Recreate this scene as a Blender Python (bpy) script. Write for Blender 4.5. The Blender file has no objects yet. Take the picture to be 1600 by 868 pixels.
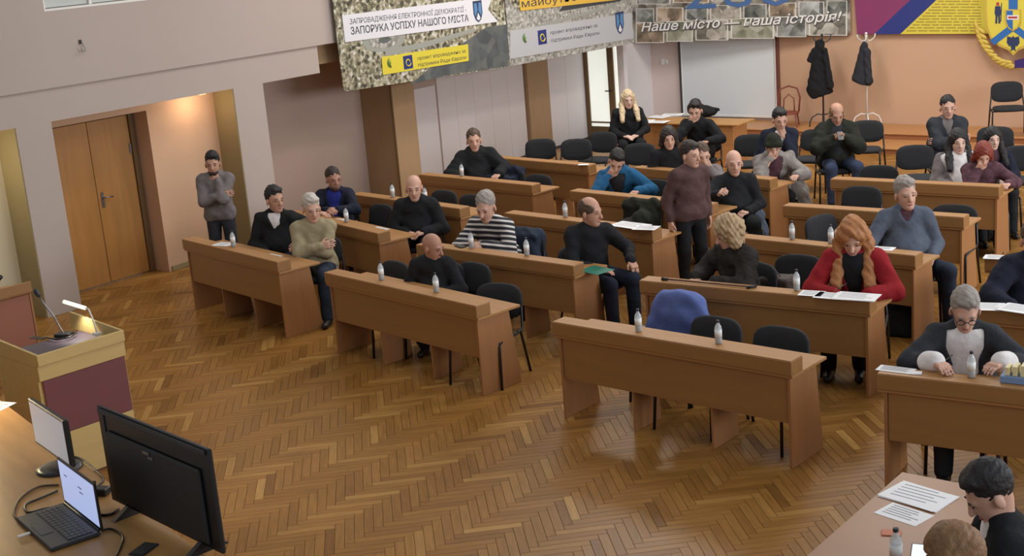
import bpy, bmesh, math, random
import numpy as np
from mathutils import Matrix, Vector
PI = math.pi
random.seed(7)
scene = bpy.context.scene
C = scene.collection
# ------------------------------------------------------------------ camera
H = 4.1                                   # camera height above the hall floor
FPX = 2102.4                              # focal length in pixels of the 1600 px frame
PITCH, ROLL, YAW = (math.radians(a) for a in (14.573, 4.668, -39.526))
_f = np.array([math.sin(YAW)*math.cos(PITCH), math.cos(YAW)*math.cos(PITCH), -math.sin(PITCH)])
_r = np.array([math.cos(YAW), -math.sin(YAW), 0.0])
_d = np.cross(_f, _r)
CAMX = math.cos(ROLL)*_r + math.sin(ROLL)*_d
CAMD = -math.sin(ROLL)*_r + math.cos(ROLL)*_d
cam = bpy.data.cameras.new('camera')
cam.sensor_width = 36.0
cam.lens = FPX/1600*36.0
cam.clip_end = 200
camo = bpy.data.objects.new('camera', cam)
C.objects.link(camo)
camo.matrix_world = Matrix(((CAMX[0], -CAMD[0], -_f[0], 0), (CAMX[1], -CAMD[1], -_f[1], 0),
                            (CAMX[2], -CAMD[2], -_f[2], H), (0, 0, 0, 1)))
scene.camera = camo
# ------------------------------------------------------------------ light
scene.view_settings.view_transform = 'Standard'
scene.view_settings.look = 'None'
scene.view_settings.exposure = 0.0
scene.view_settings.gamma = 1.0
scene.view_settings.use_curve_mapping = False
W = bpy.data.worlds.new('world')
scene.world = W
W.use_nodes = True
W.node_tree.nodes['Background'].inputs[0].default_value = (0.93, 0.96, 1.0, 1)
W.node_tree.nodes['Background'].inputs[1].default_value = 0.32

def area(name, loc, rot, sx, sy, power, col):
    l = bpy.data.lights.new(name, 'AREA')
    l.shape = 'RECTANGLE'; l.size = sx; l.size_y = sy; l.energy = power; l.color = col
    o = bpy.data.objects.new(name, l); C.objects.link(o)
    o.location = loc; o.rotation_euler = rot
    return o
# tall hall windows along the right side, and the ceiling lamps of the hall
area('window_light_rear', (3.2, 15.0, 3.6), (0, math.radians(72), 0), 2.6, 9.0, 760, (0.94, 0.97, 1.0))
area('window_light_front', (3.2, 5.5, 3.6), (0, math.radians(72), 0), 2.6, 6.0, 150, (0.94, 0.97, 1.0))
for x, y, pw in ((-11.8, 17.6, 190), (-7.6, 18.4, 210), (-3.0, 18.0, 90), (-11, 13.5, 100), (-5.5, 13.5, 100), (-10, 8.5, 50), (-5.5, 8.0, 50)):
    area('ceiling_lamp_light', (x, y, 6.6), (0, 0, 0), 1.2, 2.4, pw, (1.0, 0.95, 0.88))

def lamp(name, loc, power, col, r=0.08):
    l = bpy.data.lights.new(name, 'POINT'); l.energy = power; l.color = col; l.shadow_soft_size = r
    o = bpy.data.objects.new(name, l); C.objects.link(o); o.location = loc
    return o

# ------------------------------------------------------------------ measuring helpers
def ray(px, py):
    a, b = (px-800)/FPX, (py-434)/FPX
    return CAMX*a + CAMD*b + _f
def G(px, py, z=0.0):
    d = ray(px, py); t = (z-H)/d[2]
    return np.array([d[0]*t, d[1]*t, z])
def onx(px, py, x):
    d = ray(px, py); t = x/d[0]
    return np.array([x, d[1]*t, H+d[2]*t])
def ony(px, py, y):
    d = ray(px, py); t = y/d[1]
    return np.array([d[0]*t, y, H+d[2]*t])

# ------------------------------------------------------------------ materials
def srgb(c):
    return tuple((v/255/12.92 if v <= 10 else ((v/255+0.055)/1.055)**2.4) for v in c)
MATS = {}
def mat(name, col, rough=0.6, var=0.0, vscale=8.0, bump=0.0, bscale=60.0, metal=0.0, spec=0.5, stretch=None, emit=None, estr=0.0, alpha=1.0, trans=0.0):
    if name in MATS: return MATS[name]
    m = bpy.data.materials.new(name); m.use_nodes = True
    nt = m.node_tree; n = nt.nodes; b = n['Principled BSDF']
    c = (*srgb(col), 1)
    b.inputs['Base Color'].default_value = c
    b.inputs['Roughness'].default_value = rough
    b.inputs['Metallic'].default_value = metal
    b.inputs['Specular IOR Level'].default_value = spec
    if alpha < 1: b.inputs['Alpha'].default_value = alpha
    if trans > 0: b.inputs['Transmission Weight'].default_value = trans
    if emit:
        b.inputs['Emission Color'].default_value = (*srgb(emit), 1); b.inputs['Emission Strength'].default_value = estr
    if var > 0 or bump > 0:
        tc = n.new('ShaderNodeTexCoord'); mp = n.new('ShaderNodeMapping')
        nt.links.new(tc.outputs['Object'], mp.inputs[0])
        if stretch: mp.inputs['Scale'].default_value = stretch
    if var > 0:
        ns = n.new('ShaderNodeTexNoise'); ns.inputs['Scale'].default_value = vscale; ns.inputs['Detail'].default_value = 5
        nt.links.new(mp.outputs[0], ns.inputs['Vector'])
        rp = n.new('ShaderNodeMapRange'); rp.inputs['From Min'].default_value = 0.25; rp.inputs['From Max'].default_value = 0.75
        rp.inputs['To Min'].default_value = 1-var; rp.inputs['To Max'].default_value = 1+var
        nt.links.new(ns.outputs['Fac'], rp.inputs[0])
        mx = n.new('ShaderNodeVectorMath'); mx.operation = 'SCALE'; mx.inputs[0].default_value = c[:3]
        nt.links.new(rp.outputs[0], mx.inputs['Scale']); nt.links.new(mx.outputs[0], b.inputs['Base Color'])
    if bump > 0:
        nb = n.new('ShaderNodeTexNoise'); nb.inputs['Scale'].default_value = bscale; nb.inputs['Detail'].default_value = 4
        nt.links.new(mp.outputs[0], nb.inputs['Vector'])
        bp = n.new('ShaderNodeBump'); bp.inputs['Strength'].default_value = bump; bp.inputs['Distance'].default_value = 0.02
        nt.links.new(nb.outputs['Fac'], bp.inputs['Height']); nt.links.new(bp.outputs[0], b.inputs['Normal'])
    MATS[name] = m
    return m

def wood(name, col, rough=0.45, var=0.14, axis=0, sc=2.2):
    st = [9.0, 9.0, 9.0]; st[axis] = 0.8
    return mat(name, col, rough, var, sc, 0.03, 14, stretch=tuple(st))
wood('desk_wood', (150, 108, 63), 0.5, 0.08)
wood('desk_top_wood', (168, 122, 74), 0.5, 0.08)
wood('desk_side_wood', (158, 110, 68), 0.5, 0.08, 2)
wood('door_wood', (176, 126, 68), 0.4, 0.12, 2, 1.2)
wood('brown_pillar', (168, 138, 104), 0.65, 0.05, 2)
wood('door_frame_wood', (112, 86, 54), 0.5, 0.08, 2)
wood('table_wood', (178, 132, 76), 0.4, 0.12)
wood('lectern_wood', (196, 170, 112), 0.45, 0.07)
wood('stage_wood', (186, 132, 82), 0.38, 0.12)
mat('wall_paint', (184, 170, 162), 0.85, 0.03, 0.7, 0.05, 30)
mat('wall_mauve', (184, 162, 150), 0.85, 0.04, 0.7, 0.05, 30)
mat('wall_alcove', (206, 170, 140), 0.85, 0.04, 0.9, 0.05, 30)
mat('wall_cream', (216, 204, 176), 0.85, 0.03, 0.9)
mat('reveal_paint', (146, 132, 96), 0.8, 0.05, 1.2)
mat('wall_white', (222, 216, 216), 0.85, 0.03, 0.8)
mat('wall_peach', (204, 166, 136), 0.8, 0.05, 0.6, 0.04, 30)
mat('wall_pink', (216, 198, 192), 0.85, 0.03, 0.8)
mat('white_paint', (232, 230, 226), 0.5, 0.02, 3)
mat('chair_fabric', (38, 39, 43), 0.92, 0.12, 30, 0.12, 400)
mat('chair_metal', (22, 22, 24), 0.4)
mat('black_plastic', (26, 26, 29), 0.35)
mat('dark_plastic', (44, 46, 50), 0.45, 0.05, 20)
mat('grey_metal', (150, 150, 152), 0.3, metal=0.9)
mat('white_metal', (226, 224, 218), 0.35)
mat('lectern_panel', (112, 62, 66), 0.5, 0.04, 4)
mat('paper', (236, 236, 238), 0.8, 0.02, 6)
mat('ink', (90, 92, 100), 0.8)
mat('bottle_plastic', (214, 220, 224), 0.12, alpha=0.55)
mat('bottle_water', (120, 128, 132), 0.1, alpha=0.7)
mat('bottle_label', (230, 232, 232), 0.5)
mat('bottle_cap', (44, 48, 60), 0.4)
mat('glass', (225, 232, 228), 0.15, alpha=0.6)
mat('corridor_glow_glass', (228, 232, 226), 0.35, emit=(232, 236, 226), estr=0.75)  # emission stands in for corridor light coming through the door glass
mat('screen_cloth', (222, 228, 232), 0.7, 0.015, 1.0)

# ------------------------------------------------------------------ mesh builder
class MB:
    def __init__(s): s.v = []; s.f = []
    def add(s, vs, fs):
        o = len(s.v); s.v += [tuple(map(float, p)) for p in vs]; s.f += [tuple(i+o for i in f) for f in fs]; return s
    def box(s, c, h, R=None, ch=0.0):
        """box of centre c and half sizes h, edges chamfered by ch"""
        c = np.array(c, float); h = np.array(h, float)
        if ch <= 0:
            V = [(x, y, z) for x in (-1, 1) for y in (-1, 1) for z in (-1, 1)]
            V = [np.array(p)*h for p in V]
            F = [(0, 1, 3, 2), (4, 6, 7, 5), (0, 4, 5, 1), (2, 3, 7, 6), (0, 2, 6, 4), (1, 5, 7, 3)]
        else:
            ch = min(ch, min(h)*0.9)
            V = []; idx = {}
            for sx in (-1, 1):
                for sy in (-1, 1):
                    for sz in (-1, 1):
                        for ax in range(3):
                            p = np.array([sx, sy, sz])*(h-ch); p[ax] += (sx, sy, sz)[ax]*ch
                            idx[(sx, sy, sz, ax)] = len(V); V.append(p)
            F = []
            for ax in range(3):
                o1, o2 = [(1, 2), (2, 0), (0, 1)][ax]
                for sg in (-1, 1):
                    q = []
                    for a, b in ((-1, -1), (1, -1), (1, 1), (-1, 1)):
                        k = [0, 0, 0]; k[ax] = sg; k[o1] = a; k[o2] = b; q.append(idx[(*k, ax)])
                    F.append(tuple(q if sg > 0 else q[::-1]))
                for a in (-1, 1):
                    for b in (-1, 1):
                        k0 = [0, 0, 0]; k1 = [0, 0, 0]; k0[ax] = -1; k1[ax] = 1
                        k0[o1] = k1[o1] = a; k0[o2] = k1[o2] = b
                        q = [idx[(*k0, o1)], idx[(*k1, o1)], idx[(*k1, o2)], idx[(*k0, o2)]]
                        F.append(tuple(q if a*b < 0 else q[::-1]))
            for sx in (-1, 1):
                for sy in (-1, 1):
                    for sz in (-1, 1):
                        q = [idx[(sx, sy, sz, i)] for i in range(3)]
                        F.append(tuple(q if sx*sy*sz > 0 else q[::-1]))
        if R is not None: V = [np.array(R) @ p for p in V]
        return s.add([p+c for p in V], F)
    def span(s, a, b, ch=0.0):
        a = np.array(a, float); b = np.array(b, float); return s.box((a+b)/2, np.abs(b-a)/2, None, ch)
    def tube(s, pts, r, n=8, cap=True):
        pts = [np.array(p, float) for p in pts]; rs = r if hasattr(r, '__len__') else [r]*len(pts)
        rings = []; up = None
        for i, p in enumerate(pts):
            t = pts[min(i+1, len(pts)-1)]-pts[max(i-1, 0)]; t = t/(np.linalg.norm(t)+1e-9)
            if up is None:
                up = np.array([0, 0, 1.0]) if abs(t[2]) < 0.9 else np.array([1.0, 0, 0])
            x = np.cross(up, t); x /= np.linalg.norm(x)+1e-9; y = np.cross(t, x); up = y
            rings.append([p+rs[i]*(math.cos(2*PI*k/n)*x+math.sin(2*PI*k/n)*y) for k in range(n)])
        V = [q for g in rings for q in g]; F = []
        for i in range(len(pts)-1):
            for k in range(n):
                F.append((i*n+k, i*n+(k+1) % n, (i+1)*n+(k+1) % n, (i+1)*n+k))
        if cap: F.append(tuple(range(n))[::-1]); F.append(tuple((len(pts)-1)*n+k for k in range(n)))
        return s.add(V, F)
    def lathe(s, prof, c=(0, 0, 0), n=12):
        V = []; F = []
        for r, z in prof:
            V += [(c[0]+r*math.cos(2*PI*k/n), c[1]+r*math.sin(2*PI*k/n), c[2]+z) for k in range(n)]
        for i in range(len(prof)-1):
            for k in range(n):
                F.append((i*n+k, i*n+(k+1) % n, (i+1)*n+(k+1) % n, (i+1)*n+k))
        F.append(tuple(range(n))[::-1]); F.append(tuple((len(prof)-1)*n+k for k in range(n)))
        return s.add(V, F)
    def prism(s, poly, d):
        """closed polygon of 3D points extruded by the vector d"""
        P = [np.array(p, float) for p in poly]; n = len(P); d = np.array(d, float)
        nrm = sum(np.cross(P[i], P[(i+1) % n]) for i in range(n))
        if np.dot(nrm, d) > 0: P = P[::-1]
        F = [tuple(range(n)), tuple(range(2*n-1, n-1, -1))]
        for i in range(n):
            j = (i+1) % n; F.append((j, i, n+i, n+j))
        return s.add(P+[p+d for p in P], F)
    def ell(s, c, r, R=None, nu=12, nv=8):
        c = np.array(c, float); r = np.array(r, float); V = [np.array([0, 0, -1.0])]; F = []
        for j in range(1, nv):
            t = -PI/2+PI*j/nv
            V += [np.array([math.cos(t)*math.cos(2*PI*k/nu), math.cos(t)*math.sin(2*PI*k/nu), math.sin(t)]) for k in range(nu)]
        V.append(np.array([0, 0, 1.0]))
        for k in range(nu): F.append((0, 1+(k+1) % nu, 1+k))
        for j in range(nv-2):
            for k in range(nu):
                a = 1+j*nu
                F.append((a+k, a+(k+1) % nu, a+nu+(k+1) % nu, a+nu+k))
        t = len(V)-1; a = 1+(nv-2)*nu
        for k in range(nu): F.append((a+k, a+(k+1) % nu, t))
        V = [p*r for p in V]
        if R is not None: V = [np.array(R) @ p for p in V]
        return s.add([p+c for p in V], F)
    def mesh(s, name, m, smooth=False):
        me = bpy.data.meshes.new(name); me.from_pydata(s.v, [], s.f)
        me.materials.append(MATS[m] if isinstance(m, str) else m)
        if smooth: me.polygons.foreach_set('use_smooth', [True]*len(me.polygons))
        return me
    def build(s, name, m, parent=None, smooth=False):
        return link(name, s.mesh(name, m, smooth), parent)

def link(name, me, parent=None):
    o = bpy.data.objects.new(name, me); C.objects.link(o)
    if parent is not None: o.parent = parent
    return o
def tag(o, label=None, cat=None, group=None, kind=None):
    if label: o['label'] = label
    if cat: o['category'] = cat
    if group: o['group'] = group
    if kind: o['kind'] = kind
    return o
def empty(name, loc, rz=0.0, label=None, cat=None, group=None):
    o = bpy.data.objects.new(name, None); o.empty_display_size = 0.1; C.objects.link(o)
    o.location = [float(v) for v in loc]; o.rotation_euler = (0, 0, rz)
    return tag(o, label, cat, group)
def copy_tree(o, parent=None):
    c = o.copy(); C.objects.link(c); c.parent = parent
    for ch in list(KIDS.get(o.name, [])): copy_tree(ch, c)
    return c
KIDS = {}
def keep(o):
    for ch in C.objects:
        if ch.parent == o:
            KIDS.setdefault(o.name, []).append(ch); keep(ch)
def rotz(a): return np.array([[math.cos(a), -math.sin(a), 0], [math.sin(a), math.cos(a), 0], [0, 0, 1]])
def rotx(a): return np.array([[1, 0, 0], [0, math.cos(a), -math.sin(a)], [0, math.sin(a), math.cos(a)]])
def roty(a): return np.array([[math.cos(a), 0, math.sin(a)], [0, 1, 0], [-math.sin(a), 0, math.cos(a)]])
def struct(name, mb, m, parent=None): return tag(mb.build(name, m, parent), kind='structure' if parent is None else None)
# ================================================================== structure
XC = -14.27          # plane of the colonnade and of the gallery front
XW = -15.40          # side wall behind it
YB = 22.62           # rear wall
YD = 21.35           # wall with the glazed door
S1Y, S2Y, S1Z, S2Z = 20.83, 21.65, 0.104, 0.208
# ---- floor with herringbone parquet
PL, PW = 0.42, 0.07
fl = struct('floor', MB().span((-15.6, 1.5, -0.12), (2.5, YB, -0.006)), mat('floor_gap', (58, 40, 24), 0.8))
def parquet_material():
    m = bpy.data.materials.new('parquet'); m.use_nodes = True
    nt = m.node_tree; n = nt.nodes; b = n['Principled BSDF']; L = nt.links.new
    at = n.new('ShaderNodeAttribute'); at.attribute_name = 'tone'
    uv = n.new('ShaderNodeAttribute'); uv.attribute_name = 'grain'
    sep = n.new('ShaderNodeSeparateColor'); L(at.outputs['Color'], sep.inputs[0])
    ramp = n.new('ShaderNodeValToRGB')
    cs = [(0.0, (114, 74, 32)), (0.35, (138, 95, 44)), (0.7, (154, 110, 54)), (1.0, (176, 134, 74))]
    ramp.color_ramp.elements[0].position = cs[0][0]; ramp.color_ramp.elements[0].color = (*srgb(cs[0][1]), 1)
    ramp.color_ramp.elements[1].position = 1.0; ramp.color_ramp.elements[1].color = (*srgb(cs[3][1]), 1)
    for p, c in cs[1:3]:
        e = ramp.color_ramp.elements.new(p); e.color = (*srgb(c), 1)
    L(sep.outputs[0], ramp.inputs[0])
    ns = n.new('ShaderNodeTexNoise'); ns.inputs['Scale'].default_value = 1.0; ns.inputs['Detail'].default_value = 4
    L(uv.outputs['Vector'], ns.inputs['Vector'])
    mr = n.new('ShaderNodeMapRange'); mr.inputs[1].default_value = 0.3; mr.inputs[2].default_value = 0.7
    mr.inputs[3].default_value = 0.84; mr.inputs[4].default_value = 1.14
    L(ns.outputs['Fac'], mr.inputs[0])
    geo = n.new('ShaderNodeNewGeometry')
    n2 = n.new('ShaderNodeTexNoise'); n2.inputs['Scale'].default_value = 0.55; n2.inputs['Detail'].default_value = 2
    L(geo.outputs['Position'], n2.inputs['Vector'])
    m2 = n.new('ShaderNodeMapRange'); m2.inputs[1].default_value = 0.3; m2.inputs[2].default_value = 0.7
    m2.inputs[3].default_value = 0.86; m2.inputs[4].default_value = 1.12
    L(n2.outputs['Fac'], m2.inputs[0])
    mu = n.new('ShaderNodeMath'); mu.operation = 'MULTIPLY'; L(mr.outputs[0], mu.inputs[0]); L(m2.outputs[0], mu.inputs[1])
    sc = n.new('ShaderNodeVectorMath'); sc.operation = 'SCALE'; L(ramp.outputs[0], sc.inputs[0]); L(mu.outputs[0], sc.inputs['Scale'])
    L(sc.outputs[0], b.inputs['Base Color'])
    rr = n.new('ShaderNodeMapRange'); rr.inputs[3].default_value = 0.26; rr.inputs[4].default_value = 0.42
    L(ns.outputs['Fac'], rr.inputs[0]); L(rr.outputs[0], b.inputs['Roughness'])
    b.inputs['Specular IOR Level'].default_value = 0.20
    MATS['parquet'] = m
parquet_material()
def plank_set(items, name, kind=None):
    V = []; F = []; T = []; U = []
    for (cu, cv, hu, hv, tone, tilt) in items:
        c45 = math.sqrt(0.5); g = 0.0011; cz = 0.0012
        ou, ov = random.uniform(0, 40), random.uniform(0, 40)
        o = len(V)
        for (du, dv, dz) in ((hu-g-cz, hv-g-cz, 0.0), (hu-g, hv-g, -cz*1.2)):
            for a, b in ((-1, -1), (1, -1), (1, 1), (-1, 1)):
                u, v = cu+a*du, cv+b*dv
                z = dz + tilt*a*0.5
                V.append(((u-v)*c45, (u+v)*c45, z)); T.append(tone)
                la, lb = (a*hu, b*hv) if hu > hv else (b*hv, a*hu)
                U.append((ou+la*5.0, ov+lb*42.0, tone*9))
        F.append((o, o+1, o+2, o+3))
        for i in range(4):
            j = (i+1) % 4; F.append((o+i, o+4+i, o+4+j, o+j))
    me = bpy.data.meshes.new(name); me.from_pydata(V, [], F)
    a = me.attributes.new('tone', 'FLOAT_COLOR', 'POINT')
    a.data.foreach_set('color', np.array([(t, t, t, 1) for t in T], np.float32).ravel())
    a = me.attributes.new('grain', 'FLOAT_VECTOR', 'POINT')
    a.data.foreach_set('vector', np.array(U, np.float32).ravel())
    me.materials.append(MATS['parquet'])
    o = link(name, me, fl)
    if kind: o['kind'] = kind
    return o
planks = []
coltone = {(j, o): random.uniform(-0.13, 0.13) for j in range(-60, 60) for o in (0, 1)}
c45 = math.sqrt(0.5)
for i in range(-420, 420):
    for j in range(-60, 60):
        u0 = i*PW + j*(PL+PW); v0 = i*PW + j*(PW-PL)
        for hu, hv, cu, cv in ((PL/2, PW/2, u0+PL/2, v0+PW/2), (PW/2, PL/2, u0+PL+PW/2, v0+PW-PL/2)):
            x, y = (cu-cv)*c45, (cu+cv)*c45
            if not (-15.25 < x < 1.0 and 2.2 < y < 21.0): continue
            if x < -14.9 and y > 11.0 and y < 12.4: continue
            tone = min(1, max(0, random.gauss(0.54, 0.11)+coltone[(j, int(hu > hv))]))
            r = random.random()
            if r < 0.03: tone = random.uniform(0.80, 1.0)
            elif r < 0.05: tone = random.uniform(0.05, 0.2)
            planks.append((cu, cv, hu, hv, tone, random.uniform(-0.0006, 0.0006), x, y))
def seen(p):
    d = np.array([p[6], p[7], -H]); z = d @ _f
    if z < 1: return None
    X, Y = 800+FPX*(d @ CAMX)/z, 434+FPX*(d @ CAMD)/z
    if 370 < X < 1345 and 690 < Y < 868: return z
    return None
near = sorted(((seen(p), k) for k, p in enumerate(planks) if seen(p)), key=lambda q: q[0])[:300]
nearset = {k for _, k in near}
for k in nearset: plank_set([planks[k][:6]], 'plank')
plank_set([p[:6] for k, p in enumerate(planks) if k not in nearset], 'parquet', 'stuff')

# ---- left side: columns, lintel, gallery parapet, recessed walls
ZL, ZP, ZT = 2.30, 2.69, 3.57
w = MB()
w.span((XW-0.3, 12.32, 0), (XW, YB, 2.62))                        # side wall of the hall
w.span((XW-0.3, -1.0, 2.62), (XW, YB, 6.4))                       # gallery rear wall
wl = struct('wall_left', w, 'wall_mauve')
for (ya, yb) in ((8.52, 9.0), (11.79, 12.32)):
    m = MB(); m.span((XW, ya+0.003, 0), (XC-0.03, yb-0.003, ZL))
    m.build('column', 'wall_paint', wl)
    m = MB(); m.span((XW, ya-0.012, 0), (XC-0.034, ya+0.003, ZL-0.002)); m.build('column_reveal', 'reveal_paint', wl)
m = MB(); m.span((XC-0.45, -1.0, ZL), (XC-0.03, 13.40, ZP+0.02)); m.build('lintel', 'wall_paint', wl)
m = MB(); m.span((XW, 13.40, 2.40), (XC-0.20, YD, ZP)); m.build('gallery_floor_edge', 'brown_pillar', wl)
m = MB(); m.span((XW, -1.0, ZP), (XC-0.031, 13.40, ZP+0.1)); m.build('gallery_floor', 'wall_paint', wl)
m = MB()
m.span((XC-0.16, 9.13, ZP), (XC, YD, ZT)); m.span((XC-0.16, -1.0, ZP), (XC, 9.13, 6.4))
m.build('parapet', 'wall_paint', wl)
m = MB(); m.span((XC-0.14, 9.13, ZT), (XC-0.02, 13.7, ZT+0.03), 0.005); m.build('parapet_cap', 'white_paint', wl)
# alcove walls and the double door
m = MB()
m.span((-15.35, 10.66, 0), (-14.72, 11.78, ZL+0.1)); m.span((-15.35, 9.0, 2.17), (-14.72, 10.66, ZL+0.1))
m.build('alcove_wall', 'wall_alcove', wl)
m = MB(); m.span((-15.35, -1.0, 0), (-14.72, 8.52, ZL+0.1)); m.build('alcove_wall', 'wall_cream', wl)
m = MB(); m.span((-14.72, 10.70, 0), (-14.70, 11.77, 0.07), 0.004); struct('baseboard_left', m, 'reveal_paint')
dr = empty('door_1', (-15.02, 9.94, 0)); tag(dr, kind='structure')
for (ya, yb) in ((-0.62, -0.004), (0.004, 0.62)):
    lf = MB().span((-0.045, ya, 0.012), (0, yb, 2.12), 0.004).build('door_leaf', 'door_wood', dr)
    if ya > 0:
        MB().span((0, 0.05, 1.0), (0.012, 0.09, 1.20), 0.004).build('handle_plate', 'grey_metal', lf)
        MB().tube([(0.01, 0.07, 1.13), (0.055, 0.07, 1.13), (0.06, 0.10, 1.13), (0.06, 0.19, 1.125)], 0.010).build('door_handle', 'grey_metal', lf, True)
        MB().span((0.0, 0.585, 1.62), (0.014, 0.618, 1.75), 0.003).build('hinge', 'grey_metal', lf)
fr = MB(); fr.span((-0.06, 0.625, 0), (0.03, 0.70, 2.17), 0.006); fr.span((-0.06, -0.70, 0), (0.03, -0.625, 2.17), 0.006); fr.span((-0.06, -0.7, 2.125), (0.03, 0.7, 2.172), 0.006)
fr.build('door_frame', 'door_frame_wood', dr)
# brown pillars and panels on the side wall
m = MB(); m.span((XW, 15.24, 0), (-14.72, 15.77, 2.42)); m.build('pillar', 'brown_pillar', wl)
m = MB(); m.span((-14.73, 15.225, 0), (-14.70, 15.25, 2.42), 0.004); m.build('pillar_trim', 'door_frame_wood', wl)
m = MB(); m.span((XW, 19.45, 0), (-15.30, 20.09, 2.42)); m.build('pillar', 'brown_pillar', wl)
m = MB(); m.span((XW, 16.42, 0), (XW+0.03, 17.0, 1.62), 0.006); m.build('wall_panel', 'wall_white', wl)
for (ya, yb) in ((17.05, 19.43), (20.11, YD-0.01)):
    n_ = 5 if ya < 18 else 2
    for k in range(n_):
        a = ya+(yb-ya)*k/n_; b = ya+(yb-ya)*(k+1)/n_
        MB().span((XW, a+0.0015, 0), (XW+0.022, b-0.0015, 2.4), 0.004).build('wall_panel', 'wall_white', wl)
# gallery window behind the parapet
gw = empty('window_1', (XC-0.09, 9.13, ZT+0.03)); tag(gw, kind='structure')
for k in range(8):
    y = 0.02+k*0.64
    MB().span((-0.03, y, 0), (0.03, y+0.04, 0.95), 0.005).build('window_post', 'white_paint', gw)
    if k < 7: MB().span((-0.006, y+0.05, 0.01), (0.006, y+0.63, 0.9)).build('window_pane', 'glass', gw)
MB().span((-0.03, 0.0, 0.95), (0.03, 4.6, 1.0), 0.005).build('window_rail', 'white_paint', gw)
# hook screwed to the parapet
p = onx(125, 66, XC)
hk = empty('wall_hook', (XC, p[1], p[2]), 0, 'small metal hook screwed into the pale gallery parapet', 'hook')
MB().span((0, -0.02, -0.015), (0.012, 0.02, 0.03), 0.003).build('plate', 'dark_plastic', hk)
MB().tube([(0.01, 0, 0), (0.05, 0, -0.02), (0.05, 0.028, -0.06), (0.05, 0.02, -0.105), (0.05, -0.015, -0.11), (0.05, -0.03, -0.08)], 0.008).build('hook_bend', 'grey_metal', hk, True)

# ---- rear: door wall, side wall, rear wall, stage steps
m = MB(); m.span((-14.62, YD, 0), (-14.45, YD+0.12, 2.6)); m.span((XW, YD, 1.98), (-14.62, YD+0.12, 2.7))
wd = struct('wall_door', m, 'wall_white')
m = MB(); m.span((-14.80, YD+0.12, 0), (-14.66, YB, 2.9)); struct('wall_corridor', m, 'wall_white')
m = MB(); m.span((XW-0.3, YB, 0), (-11.84, YB+0.2, 6.4)); wb = struct('wall_rear', m, 'wall_pink')
m = MB(); m.span((-11.84, YB, 0), (2.5, YB+0.2, 6.4)); struct('wall_stage', m, 'wall_peach')
m = MB(); m.span((-11.94, YB-0.05, 0.2), (-11.84, YB, 3.2), 0.006); struct('trim_1', m, mat('dark_red_wood', (112, 66, 52), 0.5, 0.06))
m = MB(); m.span((-11.98, YB-0.03, 0.2), (-11.945, YB, 3.2), 0.004); struct('trim_2', m, 'white_paint')
st = MB(); st.span((-12.6, S1Y+0.02, 0), (2.4, S2Y+0.05, S1Z-0.022)); st.span((-12.6, S2Y+0.02, 0), (2.4, YB, S2Z-0.022))
so = struct('stage_step', st, wood('riser_wood', (150, 96, 60), 0.5, 0.08))
for (ya, yb, z) in ((S1Y, S2Y+0.02, S1Z), (S2Y, YB-0.01, S2Z)):
    x = -12.6
    while x < 2.3:
        x2 = min(2.4, x+1.5)
        MB().span((x+0.002, ya, z-0.022), (x2-0.002, yb, z), 0.005).build('tread_board', 'stage_wood', so)
        x = x2
# glazed door
gd = empty('door_2', (XW+0.02, YD, 0)); tag(gd, kind='structure')
m = MB()
m.span((0.0, -0.03, 0), (0.10, 0.05, 1.98), 0.006); m.span((0.56, -0.03, 0), (0.70, 0.05, 1.98), 0.006); m.span((0.10, -0.03, 1.84), (0.56, 0.05, 1.98), 0.006)
m.span((0.10, -0.02, 0.0), (0.56, 0.04, 0.22), 0.006); m.span((0.10, -0.02, 0.285), (0.56, 0.04, 0.315), 0.004)
lf = m.build('door_leaf', 'door_frame_wood', gd)
MB().span((0.10, 0.0, 0.315), (0.56, 0.015, 1.84)).build('door_pane', 'corridor_glow_glass', lf)
MB().span((0.10, 0.0, 0.22), (0.56, 0.015, 0.285)).build('door_pane', 'corridor_glow_glass', lf)
MB().tube([(0.62, -0.03, 0.92), (0.62, -0.08, 0.92), (0.52, -0.085, 0.92)], 0.012).build('door_handle', 'black_plastic', lf, True)
MB().span((0.70, 0.0, 0.0), (0.78, 0.012, 1.98)).build('side_pane', 'corridor_glow_glass', gd)
# things on the rear wall
q = ony(1038, 96, YB)
s_ = empty('wall_switch', (q[0], YB, q[2]), 0, 'small white switch box on the pink rear wall', 'switch')
MB().span((-0.06, -0.03, -0.06), (0.03, 0, 0.06), 0.008).build('switch_plate', 'white_paint', s_)
MB().span((0.04, -0.035, -0.05), (0.09, 0, 0.04), 0.008).build('thermostat', 'white_paint', s_)
# projection screen
a = ony(1062, 64, YB-0.06); b = ony(1214, 183, YB-0.06)
ps = empty('projection_screen', (a[0], YB-0.05, b[2]), 0, 'pale grey projection screen hanging on the rear wall behind the paper-strewn table', 'screen')
sw, sh = b[0]-a[0], 2.0
MB().span((0.02, 0, 0.02), (sw-0.02, 0.012, sh)).build('screen_surface', 'screen_cloth', ps)
MB().span((0.0, -0.008, 0.0), (0.022, 0.02, sh), 0.003).build('screen_border', 'white_paint', ps)
MB().span((sw-0.022, -0.008, 0.0), (sw, 0.02, sh), 0.003).build('screen_border', 'white_paint', ps)
MB().span((0.0, -0.01, -0.02), (sw, 0.025, 0.02), 0.004).build('screen_bar', 'white_paint', ps)
MB().span((-0.05, -0.01, 0.0), (-0.02, 0.03, sh), 0.004).build('screen_edge_strip', mat('dark_grey', (70, 68, 70), 0.6), ps)
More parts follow.
